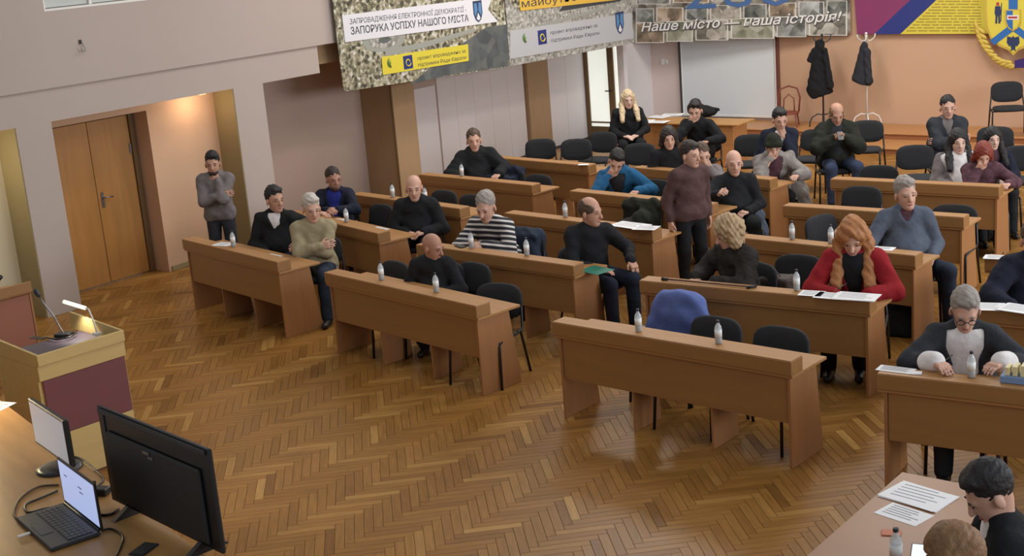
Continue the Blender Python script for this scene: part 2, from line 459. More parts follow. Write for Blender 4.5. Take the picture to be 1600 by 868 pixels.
# warm lamp inside the door alcove and its fitting
al = empty('alcove_lamp', (-14.43, 11.35, 2.30), 0, 'small round ceiling lamp in the alcove beside the wooden double door', 'lamp')
MB().lathe([(0.0, -0.014), (0.065, -0.014), (0.075, -0.008), (0.075, -0.001), (0.0, -0.001)], n=16).build('shade', mat('warm_glow', (255, 214, 160), 0.5, emit=(255, 196, 130), estr=1.5), al, True)
lamp('alcove_lamp_light', (-14.43, 11.30, 2.17), 7, (1.0, 0.74, 0.5), 0.12)
lamp('side_alcove_light', (-14.45, 7.7, 2.0), 16, (1.0, 0.88, 0.62), 0.06)
# ================================================================== furniture
ZD, ZW = 0.858, 0.745            # ledge top and writing surface of the council desks
DESKS = {}
def desk(key, a, b, label, length=None, anchor='l'):
    A = G(*a, ZD); B = G(*b, ZD); d = (B-A)[:2]; Lm = float(np.hypot(*d)); ang = math.atan2(d[1], d[0])
    L = length or Lm
    if anchor == 'r': A = B-np.array([d[0], d[1], 0])/Lm*L
    t = empty('council_desk', (A[0], A[1], 0), ang, label, 'desk', 'council desks in rows')
    MB().span((0, 0, ZW+0.001), (L, 0.17, ZD), 0.004).build('ledge', 'desk_wood', t)
    MB().span((0.004, 0.003, ZD-0.001), (L-0.004, 0.168, ZD+0.006), 0.003).build('ledge_cover', 'desk_top_wood', t)
    MB().span((0.0, 0.012, ZW-0.024), (L, 0.535, ZW), 0.003).build('desk_top', 'desk_top_wood', t)
    MB().span((0.07, 0.035, 0.355), (L-0.05, 0.053, ZW-0.025), 0.003).build('front_panel', 'desk_wood', t)
    for x in (0.045, L-0.048):
        prof = [(x, 0.022, 0.002), (x, 0.50, 0.002), (x, 0.41, ZW-0.025), (x, 0.022, ZW-0.025)]
        MB().prism(prof, (0.022, 0, 0)).build('side_panel', 'desk_side_wood', t)
    for f in (1/3, 2/3):
        x = L*f
        prof = [(x, 0.056, 0.002), (x, 0.42, 0.002), (x, 0.36, ZW-0.025), (x, 0.056, ZW-0.025)]
        MB().prism(prof, (0.018, 0, 0)).build('divider_panel', 'desk_side_wood', t)
    c, s = math.cos(ang), math.sin(ang)
    DESKS[key] = (A, ang, L, t)
    return t
def dl(key, x, y, z=0.0):
    A, ang, L, t = DESKS[key]; c, s = math.cos(ang), math.sin(ang)
    return np.array([A[0]+c*x-s*y, A[1]+s*x+c*y, z])
WB = 'light brown wooden council desk '
desk('L1', (284, 374), (432.5, 409.8), WB+'where the man in the beige sweater sits with folded arms')
desk('L2', (524, 350), (590, 365), WB+'where the bearded man in the dark suit sits', 2.14, 'r')
desk('L3', (565, 306), (718, 326.5), WB+'behind the bald man in black facing forward', 2.14, 'r')
desk('L4', (653.8, 273), (830.9, 289.8), WB+'in front of the man in the black hooded puffer jacket')
desk('L5', (777, 247), (919, 259), WB+'with three empty chairs against the white side wall behind it', 2.14, 'r')
desk('M1', (506, 426), (743.5, 478.8), WB+'where the bald man in black turns his head aside')
desk('M2', (705, 390), (895.5, 415.8), WB+'with a green folder, where the man in stripes sits', 2.2, 'r')
desk('M3', (787.5, 333), (1019, 361), WB+'with white papers on its end beside the standing woman')
desk('M4', (889.4, 298.5), (1109, 321), WB+'where the man in the teal jacket rests his head')
desk('M5', (990, 262), (1203, 281), WB+'where the woman in the grey fur-lined coat sits')
desk('C1', (862, 503), (1236, 565.6), WB+'with two bottles and a blue jacket on a chair behind')
desk('C2', (998.5, 438.4), (1359, 472), WB+'with a cane, where the red jacket woman writes')
desk('C3', (1150, 371), (1430, 400), WB+'behind the woman in the red jacket, with two bottles', 2.15, 'r')
desk('C4', (1222.5, 321.7), (1506, 340), WB+'on which the man in the grey sweater rests his arm')
desk('C5', (1297, 280), (1561, 292.7), WB+'in front of the women in white and in red hair')
desk('R1', (1369.4, 584), (1600, 609.5), WB+'where the grey-haired woman in the dark cardigan writes', 2.2)
R2a = G(1525, 481, ZD); R2b = R2a+np.array([2.2*math.cos(0.08), 2.2*math.sin(0.08), 0])
def desk_xyz(key, A, ang, label, L=2.2):
    B = A+np.array([L*math.cos(ang), L*math.sin(ang), 0])
    d = (B-H*np.array([0, 0, 1]))
    def prj(P):
        q = P-np.array([0, 0, H]); z = q @ _f; return 800+FPX*(q @ CAMX)/z, 434+FPX*(q @ CAMD)/z
    return desk(key, prj(A), prj(B), label)
desk_xyz('R2', G(1527, 482, ZD), 0.08, WB+'with loose paper sheets directly behind the grey-haired woman')
desk_xyz('R3', G(1538, 404, ZD), 0.06, WB+'with a white note near the navy jacket')

# ---- stackable conference chairs
def make_chair():
    t = empty('conference_chair', (0, 0, 0))
    # seat pad
    seat = MB()
    def pad(mb, c, hx, hy, th, n=20, p=3.2, bow=0.0, axis='z'):
        """rounded super-ellipse cushion"""
        rings = [(0.90, -th), (1.0, -th*0.5), (1.0, th*0.4), (0.93, th*0.9), (0.6, th*1.15)]
        V = []
        for sc, h in rings:
            for k in range(n):
                a = 2*PI*k/n; ca, sa = math.cos(a), math.sin(a)
                x = hx*sc*math.copysign(abs(ca)**(2/p), ca); y = hy*sc*math.copysign(abs(sa)**(2/p), sa)
                h2 = h+bow*(x/hx)**2
                V.append((c[0]+x, c[1]+y, c[2]+h2) if axis == 'z' else (c[0]+x, c[1]-h2, c[2]+y))
        m = len(rings); F = []
        for i in range(m-1):
            for k in range(n):
                F.append((i*n+k, i*n+(k+1) % n, (i+1)*n+(k+1) % n, (i+1)*n+k))
        F.append(tuple(range(n))[::-1]); F.append(tuple((m-1)*n+k for k in range(n)))
        mb.add(V, F)
    pad(seat, (0, -0.01, 0.445), 0.235, 0.215, 0.028); seat.build('seat', 'chair_fabric', t, True)
    back = MB(); pad(back, (0, 0.262, 0.665), 0.235, 0.165, 0.022, bow=0.03, axis='y')
    bo = back.build('backrest', 'chair_fabric', t, True)
    bo.rotation_euler = (math.radians(-7), 0, 0); bo.location = (0, -0.02, 0.035)
    for s in (-1, 1):
        MB().tube([(s*0.262, -0.235, 0.0), (s*0.25, -0.20, 0.40), (s*0.25, -0.185, 0.425), (s*0.25, -0.15, 0.432)], 0.0125).build('leg', 'chair_metal', t, True)
        MB().tube([(s*0.262, 0.30, 0.0), (s*0.25, 0.20, 0.40), (s*0.247, 0.19, 0.428), (s*0.245, 0.15, 0.432)], 0.0125).build('leg', 'chair_metal', t, True)
        MB().tube([(s*0.25, -0.20, 0.424), (s*0.25, 0.215, 0.424), (s*0.242, 0.245, 0.46), (s*0.225, 0.285, 0.62), (s*0.2, 0.295, 0.70)], 0.012).build('side_frame', 'chair_metal', t, True)
    m = MB(); m.tube([(-0.25, -0.12, 0.418), (0.25, -0.12, 0.418)], 0.010); m.tube([(-0.25, 0.12, 0.418), (0.25, 0.12, 0.418)], 0.010)
    m.build('seat_rail', 'chair_metal', t, True)
    return t
chair0 = make_chair(); keep(chair0); _first = [True]
def chair(x, y, yaw, label, group='black conference chairs', z=0.0):
    o = chair0 if _first[0] else copy_tree(chair0)
    _first[0] = False
    o.location = (float(x), float(y), z); o.rotation_euler = (0, 0, yaw); o.scale = (1.06, 1.06, 1.02)
    return tag(o, label, 'chair', group)
def chair_px(px, py, yaw, label, group='black conference chairs', z=0.0, ztop=0.83):
    """a chair whose backrest top middle is seen at px, py"""
    P = G(px, py, z+ztop); o = rotz(yaw) @ np.array([0, 0.285, 0])
    return chair(P[0]-o[0], P[1]-o[1], yaw, label, group, z)
D = math.radians
EC = 'empty black padded chair '
chair_px(1062, 463, D(8), 'black padded chair draped with a blue jacket')
chair_px(1115, 500, D(-2), EC+'next to the chair with the blue jacket')
chair_px(1217, 516, D(0), EC+'pushed in near the right end of the two-bottle desk', )
chair_px(735, 414, D(-5), EC+'right beside the bald man who turns his head')
chair_px(776, 447, D(10), EC+'at the desk end beyond the bald head-turner')
chair_px(612, 412, D(-10), EC+'on the near side of the bald man turning his head')
chair_px(1246, 402, D(5), 'black padded chair holding a brown bag beside the red jacket woman')
chair_px(1286, 339, D(75), EC+'turned sideways behind the red jacket woman')
chair_px(1345, 294, D(2), EC+'behind the arm of the man in the grey sweater')
chair_px(1490, 323, D(5), EC+'behind the shoulder of the man in the grey sweater')
chair_px(1372, 261, D(10), EC+'with only its top showing above the desk before the stage')
chair_px(1430, 229, D(30), EC+'next to the woman in the white sweater')
chair_px(843, 219, D(25), EC+'against the brown pilaster of the side wall')
chair_px(899, 219, D(25), EC+'between the side wall and the glazed door')
chair_px(940, 208, D(10), EC+'directly in front of the glazed door')
chair_px(998, 226, D(15), EC+'beside the short-haired woman in black')
chair_px(838, 275, D(-5), EC+'at the end of the desk before the puffer jacket man')
chair_px(735, 307, D(-5), EC+'behind the head of the man in stripes')
chair_px(690, 300, D(-5), EC+'just behind the bald man in black facing forward')
chair_px(592, 322, D(-8), EC+'between the suited man and the bald man facing forward')
chair_px(1354, 190, D(15), EC+'beside the man in the dark parka looking at his phone')
chair_px(1275, 204, D(10), EC+'between the young man and the man with the phone')
chair_px(1172, 212, D(20), EC+'behind the bald man in the black sweater')
chair_px(1555, 200, D(15), EC+'behind the dark-haired woman with the patterned top')
chair_px(1597, 230, D(15), EC+'near the dark-haired woman with the patterned top')
chair_px(1573.5, 129, D(25), EC+'standing alone on the stage under the coat of arms', z=S2Z)
chair_px(1023, 283, D(-5), EC+'beside the man in the teal jacket')
chair_px(1005, 315, D(-5), 'black padded chair heaped with a dark coat behind the papers')

# bentwood chair by the stage
bw = empty('bentwood_chair', (*G(1232, 215, 0.0)[:2], 0), D(20), 'reddish bentwood chair with a hooped back in front of the stage', 'chair')
mat('red_wood', (128, 62, 48), 0.4, 0.06)
MB().lathe([(0.0, 0.44), (0.20, 0.44), (0.21, 0.455), (0.20, 0.47), (0.0, 0.475)], n=18).build('seat', 'red_wood', bw, True)
MB().tube([(-0.18, 0.14, 0.45), (-0.20, 0.20, 0.70), (-0.15, 0.23, 0.86), (0, 0.24, 0.91), (0.15, 0.23, 0.86), (0.20, 0.20, 0.70), (0.18, 0.14, 0.45)], 0.016).build('back_hoop', 'red_wood', bw, True)
MB().tube([(-0.1, 0.16, 0.46), (-0.09, 0.21, 0.68), (0, 0.225, 0.76), (0.09, 0.21, 0.68), (0.1, 0.16, 0.46)], 0.012).build('inner_hoop', 'red_wood', bw, True)
for sx, sy in ((-1, -1), (1, -1), (-1, 1), (1, 1)):
    MB().tube([(sx*0.15, sy*0.14, 0.45), (sx*0.20, sy*0.19, 0.0)], [0.016, 0.013]).build('leg', 'red_wood', bw, True)

# ---- paper-strewn table in front of the projection screen
P0 = G(985, 191, 0.72); P1 = G(1120, 194, 0.72); dv = (P1-P0)[:2]; tl = float(np.hypot(*dv)); ta = math.atan2(dv[1], dv[0])
bt = empty('office_table', (P0[0], P0[1], 0), ta, 'long wooden table covered with papers below the projection screen', 'table')
tw = tl+0.38
MB().span((0, 0, 0.695), (tw, 0.62, 0.72), 0.004).build('table_top', 'table_wood', bt)
for x in (0.12, tw-0.62):
    MB().span((x, 0.06, 0.004), (x+0.5, 0.56, 0.694), 0.004).build('pedestal', 'stage_wood', bt)
MB().span((0.62, 0.10, 0.25), (tw-0.63, 0.12, 0.694), 0.003).build('modesty_panel', 'desk_wood', bt)

# ---- lectern in the hall
lt = G(10, 562, 1.12)
ZLT = 1.12
Pfl = G(56, 560, ZLT-0.02); Pfr = G(192, 519, ZLT-0.02); Pbr = G(120, 491, ZLT); Pbl = G(0, 524, ZLT)
lx = (Pfr-Pfl)[:2]; lw = float(np.hypot(*lx)); la = math.atan2(lx[1], lx[0])
le = empty('lectern', (Pfl[0], Pfl[1], 0), la, 'wooden lectern with dark red front panel, lamp and microphone', 'lectern')
ld = 0.82
mat('lectern_desk_dark', (84, 72, 84), 0.5, 0.06, 10)
# local: x along the audience-side face, y away from the hall (towards the speaker)
m = MB(); m.span((0, -0.02, 1.03), (lw, 0.0, 1.125), 0.004); m.build('front_rim', 'lectern_wood', le)
m = MB(); m.span((0.0, 0.002, 0.90), (lw, 0.03, 1.028), 0.004); m.build('front_band', 'lectern_wood', le)
MB().span((0.03, 0.012, 0.42), (lw-0.012, 0.03, 0.898), 0.003).build('front_panel', 'lectern_panel', le)
MB().span((0.03, 0.012, 0.02), (lw-0.012, 0.03, 0.418), 0.003).build('lower_panel', 'lectern_wood', le)
for x in (0.0, lw-0.022):
    MB().prism([(x, 0.032, 0.0), (x, ld*0.78, 0.0), (x, ld*0.86, 1.02), (x, 0.032, 1.02)], (0.022, 0, 0)).build('side_panel', 'lectern_wood', le)
MB().span((0.02, 0.03, 1.0), (lw-0.02, ld*0.84, 1.02), 0.003).build('desk_plate', 'lectern_desk_dark', le)
MB().prism([(0.0, 0.0, 1.022), (0.0, ld, 1.022), (0.0, ld, 1.17), (0.0, 0.0, 1.125)], (0.022, 0, 0)).build('side_rim', 'lectern_wood', le)
MB().prism([(lw-0.022, 0.0, 1.022), (lw-0.022, ld, 1.022), (lw-0.022, ld, 1.17), (lw-0.022, 0.0, 1.125)], (0.022, 0, 0)).build('side_rim', 'lectern_wood', le)

# ---- presidium table on its dais, with the screens
ZT_ = 1.35
T0 = G(0, 624, ZT_); T1 = G(200, 775, ZT_); tdv = (T1-T0)[:2]; tang = math.atan2(tdv[1], tdv[0])
tab = empty('presidium_table', (T0[0], T0[1], 0), tang, 'long honey-brown presidium table holding laptop, monitor and television', 'table')
MB().span((-2.2, -0.95, ZT_-0.03), (3.4, 0.0, ZT_), 0.004).build('table_top', 'table_wood', tab)
MB().span((-2.1, -0.06, 0.62), (3.3, -0.04, ZT_-0.031), 0.003).build('front_panel', 'desk_wood', tab)
for x in (-2.15, 0.6, 3.33):
    MB().span((x, -0.88, 0.602), (x+0.025, -0.065, ZT_-0.031), 0.003).build('side_panel', 'desk_side_wood', tab)
dm = MB().span((-3.0, -2.6, 0.0), (3.6, -0.02, 0.60), 0.005)
do = struct('floor_dais', dm, 'stage_wood'); do.location = (T0[0], T0[1], 0); do.rotation_euler = (0, 0, tang)
# ---- second side desk at the far left, dark red panel
q = G(48, 439, ZD)
sd = empty('side_desk', (q[0], q[1], 0), math.radians(85), 'small wooden desk with reddish panel beside the cream alcove', 'desk')
mat('red_panel', (150, 96, 74), 0.5, 0.05, 3)
MB().span((-2.0, 0, 0.745), (0, 0.03, ZD), 0.004).build('ledge', 'desk_wood', sd)
MB().span((-2.0, 0.03, 0.725), (0, 0.55, 0.745), 0.004).build('desk_top', 'desk_top_wood', sd)
MB().span((-1.98, 0.035, 0.002), (-0.03, 0.055, 0.72), 0.003).build('front_panel', 'red_panel', sd)
MB().span((-0.028, 0.03, 0.002), (-0.004, 0.5, 0.72), 0.003).build('side_panel', 'desk_side_wood', sd)
# ---- secretary's table at the right, set at right angles to the rows
ZS = 0.78
q0 = G(1381, 778, ZS)
stb = empty('secretary_table', (q0[0]-0.06, q0[1]+0.40, 0), 0, 'narrow brown table with papers where the man in the suit writes', 'table')
mat('secretary_wood', (150, 104, 70), 0.4, 0.08, 4)
MB().span((0, -3.0, ZS-0.028), (0.62, 0.0, ZS), 0.004).build('table_top', 'secretary_wood', stb)
MB().span((0.03, -2.95, 0.25), (0.05, -0.03, ZS-0.029), 0.003).build('front_panel', 'desk_wood', stb)
for y in (-0.03, -1.5, -2.97):
    MB().span((0.052, y-0.022, 0.002), (0.56, y, ZS-0.029), 0.003).build('side_panel', 'desk_side_wood', stb)
# ================================================================== people: smooth distance fields turned into one surface
class SDF:
    def __init__(s): s.p = []
    def cap(s, a, b, ra, rb=None, k=0.02, op='u', sq=None, ax=None):
        """tapered capsule; sq squashes it along the direction ax"""
        a = np.array(a, float); b = np.array(b, float); rb = ra if rb is None else rb
        R = max(ra, rb); s.p.append(('c', a, b, ra, rb, k, op, sq, None if ax is None else np.array(ax, float),
                                     np.minimum(a, b)-R, np.maximum(a, b)+R)); return s
    def ell(s, c, r, R=None, k=0.02, op='u'):
        c = np.array(c, float); r = np.array(r, float); R = np.eye(3) if R is None else np.array(R)
        e = np.sqrt(((R*r)**2).sum(1)); s.p.append(('e', c, r, R, 0, k, op, None, None, c-e, c+e)); return s
    def box(s, c, h, R=None, rd=0.01, k=0.02, op='u'):
        c = np.array(c, float); h = np.array(h, float); R = np.eye(3) if R is None else np.array(R)
        e = np.abs(R) @ (h+rd); s.p.append(('b', c, h, R, rd, k, op, None, None, c-e, c+e)); return s
    def half(s, p0, n, k=0.01):
        """keep only the side the normal n points to"""
        s.p.append(('h', np.array(p0, float), np.array(n, float)/np.linalg.norm(n), 0, 0, k, 'i', None, None, None, None)); return s
    def mesh(s, name, vox, m, wob=0.0, wf=18.0, seed=0.0):
        U = [q for q in s.p if q[6] == 'u']
        lo = np.min([q[9] for q in U], 0)-3.5*vox-wob; hi = np.max([q[10] for q in U], 0)+3.5*vox+wob
        n = np.ceil((hi-lo)/vox).astype(int)+1
        D = np.full(n, 0.3, np.float32)
        axs = [(lo[i]+vox*np.arange(n[i])).astype(np.float32) for i in range(3)]
        for (t, a, b, c, d, k, op, sq, ax, l, h) in s.p:
            if t == 'h':
                sl = [slice(0, n[i]) for i in range(3)]
            else:
                e = k+3*vox
                i0 = np.maximum(0, np.floor((l-e-lo)/vox).astype(int)); i1 = np.minimum(n, np.ceil((h+e-lo)/vox).astype(int)+1)
                if (i1 <= i0).any(): continue
                sl = [slice(i0[i], i1[i]) for i in range(3)]
            X = axs[0][sl[0]][:, None, None]; Y = axs[1][sl[1]][None, :, None]; Z = axs[2][sl[2]][None, None, :]
            if t == 'h':
                q = -((X-a[0])*b[0]+(Y-a[1])*b[1]+(Z-a[2])*b[2])
            elif t == 'c':
                px, py, pz = X-a[0], Y-a[1], Z-a[2]
                ba = b-a
                if sq:
                    f = 1/sq-1; dt = px*ax[0]+py*ax[1]+pz*ax[2]
                    px = px+f*dt*ax[0]; py = py+f*dt*ax[1]; pz = pz+f*dt*ax[2]
                    ba = ba+f*np.dot(ba, ax)*ax
                L2 = float(ba @ ba)+1e-12
                tt = np.clip((px*ba[0]+py*ba[1]+pz*ba[2])/L2, 0, 1)
                q = np.sqrt((px-tt*ba[0])**2+(py-tt*ba[1])**2+(pz-tt*ba[2])**2)-(c+(d-c)*tt)
                if sq: q = q*0.8
            elif t == 'e':
                px, py, pz = X-a[0], Y-a[1], Z-a[2]; R = c
                q1 = px*R[0, 0]+py*R[1, 0]+pz*R[2, 0]; q2 = px*R[0, 1]+py*R[1, 1]+pz*R[2, 1]; q3 = px*R[0, 2]+py*R[1, 2]+pz*R[2, 2]
                k0 = np.sqrt((q1/b[0])**2+(q2/b[1])**2+(q3/b[2])**2)
                k1 = np.sqrt((q1/b[0]**2)**2+(q2/b[1]**2)**2+(q3/b[2]**2)**2)+1e-6
                q = k0*(k0-1)/k1
            else:
                px, py, pz = X-a[0], Y-a[1], Z-a[2]; R = c
                q1 = np.abs(px*R[0, 0]+py*R[1, 0]+pz*R[2, 0])-b[0]; q2 = np.abs(px*R[0, 1]+py*R[1, 1]+pz*R[2, 1])-b[1]; q3 = np.abs(px*R[0, 2]+py*R[1, 2]+pz*R[2, 2])-b[2]
                q = np.sqrt(np.maximum(q1, 0)**2+np.maximum(q2, 0)**2+np.maximum(q3, 0)**2)+np.minimum(np.maximum(q1, np.maximum(q2, q3)), 0)-d
            A = D[tuple(sl)]
            if op == 'u':
                hh = np.clip(0.5+0.5*(q-A)/k, 0, 1); D[tuple(sl)] = q*(1-hh)+A*hh-k*hh*(1-hh)
            else:
                B = q if op == 'i' else -q
                hh = np.clip(0.5-0.5*(B-A)/k, 0, 1); D[tuple(sl)] = B*(1-hh)+A*hh+k*hh*(1-hh)
        if wob > 0:
            X = axs[0][:, None, None]; Y = axs[1][None, :, None]; Z = axs[2][None, None, :]
            D += (wob*0.5*(np.sin(wf*(X+0.7*Z)+seed+2*np.sin(wf*0.6*Y+seed))*np.sin(wf*0.8*(Z-0.4*Y)+1.3*seed)
                  + 0.7*np.sin(wf*1.9*(Y+0.5*X)+2.1*seed)*np.sin(wf*1.7*Z+0.6*seed+X*wf))).astype(np.float32)
        V, F = surface_nets(D, lo, vox)
        me = bpy.data.meshes.new(name)
        me.vertices.add(len(V)); me.vertices.foreach_set('co', V.astype(np.float32).ravel())
        me.loops.add(len(F)*4); me.loops.foreach_set('vertex_index', F.astype(np.int32).ravel())
        me.polygons.add(len(F)); me.polygons.foreach_set('loop_start', np.arange(0, len(F)*4, 4, dtype=np.int32))
        me.update(calc_edges=True)
        me.polygons.foreach_set('use_smooth', [True]*len(F))
        me.materials.append(MATS[m] if isinstance(m, str) else m)
        return me

def surface_nets(D, lo, vox):
    S = D < 0
    nx, ny, nz = D.shape
    cnt = np.zeros((nx-1, ny-1, nz-1), np.int8)
    for dx in (0, 1):
        for dy in (0, 1):
            for dz in (0, 1):
                cnt += S[dx:nx-1+dx, dy:ny-1+dy, dz:nz-1+dz]
    act = np.argwhere((cnt > 0) & (cnt < 8))
    idx = np.full((nx-1, ny-1, nz-1), -1, np.int64)
    idx[act[:, 0], act[:, 1], act[:, 2]] = np.arange(len(act))
    acc = np.zeros((len(act), 3)); num = np.zeros(len(act))
    co = [(a, b, c) for a in (0, 1) for b in (0, 1) for c in (0, 1)]
    for i, p in enumerate(co):
        for q in co[i+1:]:
            if sum(abs(p[k]-q[k]) for k in range(3)) != 1: continue
            d0 = D[act[:, 0]+p[0], act[:, 1]+p[1], act[:, 2]+p[2]]; d1 = D[act[:, 0]+q[0], act[:, 1]+q[1], act[:, 2]+q[2]]
            m = (d0 < 0) != (d1 < 0)
            t = np.where(m, d0/(d0-d1+1e-12), 0)[:, None]
            pos = np.array(p)+t*(np.array(q)-np.array(p))
            acc += np.where(m[:, None], pos, 0); num += m
    V = lo+vox*(act+acc/num[:, None])
    Fs = []
    for ax in range(3):
        o1, o2 = (ax+1) % 3, (ax+2) % 3
        a = [slice(None)]*3; b = [slice(None)]*3
        a[ax] = slice(0, -1); b[ax] = slice(1, None)
        A, B = S[tuple(a)], S[tuple(b)]
        for inside in (True, False):
            e = np.argwhere((A == inside) & (B != inside))
            e = e[(e[:, o1] > 0) & (e[:, o2] > 0) & (e[:, o1] < D.shape[o1]-1) & (e[:, o2] < D.shape[o2]-1)]
            def cell(d1, d2):
                c = e.copy(); c[:, o1] -= d1; c[:, o2] -= d2
                return idx[c[:, 0], c[:, 1], c[:, 2]]
            q = np.stack([cell(1, 1), cell(0, 1), cell(0, 0), cell(1, 0)], 1)
            Fs.append(q if inside else q[:, ::-1])
    F = np.concatenate(Fs)
    return V, F[(F >= 0).all(1)]

def unit(v): v = np.array(v, float); return v/(np.linalg.norm(v)+1e-9)
def ik(S, Wt, l1, l2, pole):
    d = Wt-S; L = np.linalg.norm(d)
    if L > (l1+l2)*0.995: Wt = S+d/L*(l1+l2)*0.995; d = Wt-S; L = np.linalg.norm(d)
    if L < abs(l1-l2)+0.06: Wt = S+d/(L+1e-9)*(abs(l1-l2)+0.06); d = Wt-S; L = np.linalg.norm(d)
    x = (l1*l1-l2*l2+L*L)/(2*L); hgt = math.sqrt(max(0, l1*l1-x*x)); u = d/L
    p = np.array(pole, float); p = p-u*np.dot(p, u); p = unit(p)
    return S+u*x+p*hgt, Wt

def skin(tone):
    cs = {'fair': (204, 160, 140), 'mid': (190, 144, 122), 'tan': (172, 126, 106), 'pale': (212, 176, 160)}
    return mat('skin_'+tone, cs[tone], 0.55, 0.05, 14)
def cloth(name, col, bump=0.45, var=0.14): return mat(name, col, 0.92, var, 14, bump, 24, spec=0.2)
cloth('cloth_black', (34, 35, 38)); cloth('cloth_charcoal', (52, 54, 60)); cloth('cloth_navy', (34, 38, 52)); cloth('cloth_darkblue', (44, 52, 66))
cloth('cloth_grey', (118, 112, 112)); cloth('cloth_beige', (158, 146, 118)); cloth('cloth_brown', (88, 66, 66)); cloth('cloth_teal', (40, 92, 132))
cloth('cloth_blue', (44, 52, 128)); cloth('cloth_red', (142, 34, 40)); cloth('cloth_white', (222, 218, 218)); cloth('cloth_bluegrey', (84, 92, 106))
cloth('cloth_greycoat', (132, 126, 122), 0.7, 0.25); cloth('cloth_jeans', (58, 68, 92)); cloth('cloth_plum', (84, 58, 66), 0.5, 0.45); cloth('cloth_olive', (42, 44, 38)); cloth('cloth_fur', (46, 42, 40), 0.9, 0.4)
mat('shoe_pale', (176, 172, 166), 0.6); mat('shoe_leather', (28, 26, 26), 0.4)
def hairm(name, col): return mat(name, col, 0.6, 0.22, 26, 0.35, 70)
hairm('hair_dark', (44, 34, 30)); hairm('hair_black', (28, 26, 28)); hairm('hair_grey', (148, 140, 134)); hairm('hair_white', (188, 180, 172)); hairm('hair_brown', (84, 64, 50))
hairm('hair_blond', (206, 184, 150)); hairm('hair_ash', (168, 142, 108)); hairm('hair_ginger', (168, 112, 66)); hairm('hair_red', (126, 52, 40)); hairm('hair_thin', (120, 98, 82)); hairm('hair_tan', (132, 98, 66))
mat('eye_dark', (40, 30, 28), 0.3); mat('lip', (160, 92, 86), 0.5)
def striped():
    m = bpy.data.materials.new('cloth_striped'); m.use_nodes = True; nt = m.node_tree; n = nt.nodes; b = n['Principled BSDF']
    tc = n.new('ShaderNodeTexCoord'); mp = n.new('ShaderNodeMapping'); nt.links.new(tc.outputs['Object'], mp.inputs[0])
    mp.inputs['Rotation'].default_value = (0.35, 0, 0)
    wv = n.new('ShaderNodeTexWave'); wv.bands_direction = 'Z'; wv.inputs['Scale'].default_value = 6.5; wv.inputs['Distortion'].default_value = 0.4
    nt.links.new(mp.outputs[0], wv.inputs['Vector'])
    r = n.new('ShaderNodeValToRGB'); e = r.color_ramp.elements
    e[0].position = 0.62; e[0].color = (*srgb((38, 38, 46)), 1); e[1].position = 0.68; e[1].color = (*srgb((206, 202, 200)), 1)
    nt.links.new(wv.outputs['Fac'], r.inputs[0]); nt.links.new(r.outputs[0], b.inputs['Base Color']); b.inputs['Roughness'].default_value = 0.9
    MATS['cloth_striped'] = m
striped()
EYE = MB().ell((0, 0, 0), (0.0115, 0.005, 0.005), None, 8, 6).mesh('eye', 'eye_dark', True)
MOUTH = MB().ell((0, 0, 0), (0.024, 0.008, 0.0075), None, 8, 6).mesh('mouth', 'lip', True)
BROW = {}
def brow_mesh(m):
    if m not in BROW: BROW[m] = MB().tube([(-0.020, 0.004, -0.003), (0, 0, 0.004), (0.020, 0.005, 0)], [0.0025, 0.0042, 0.0025], 6).mesh('eyebrow', m, True)
    return BROW[m]
PEOPLE = {}
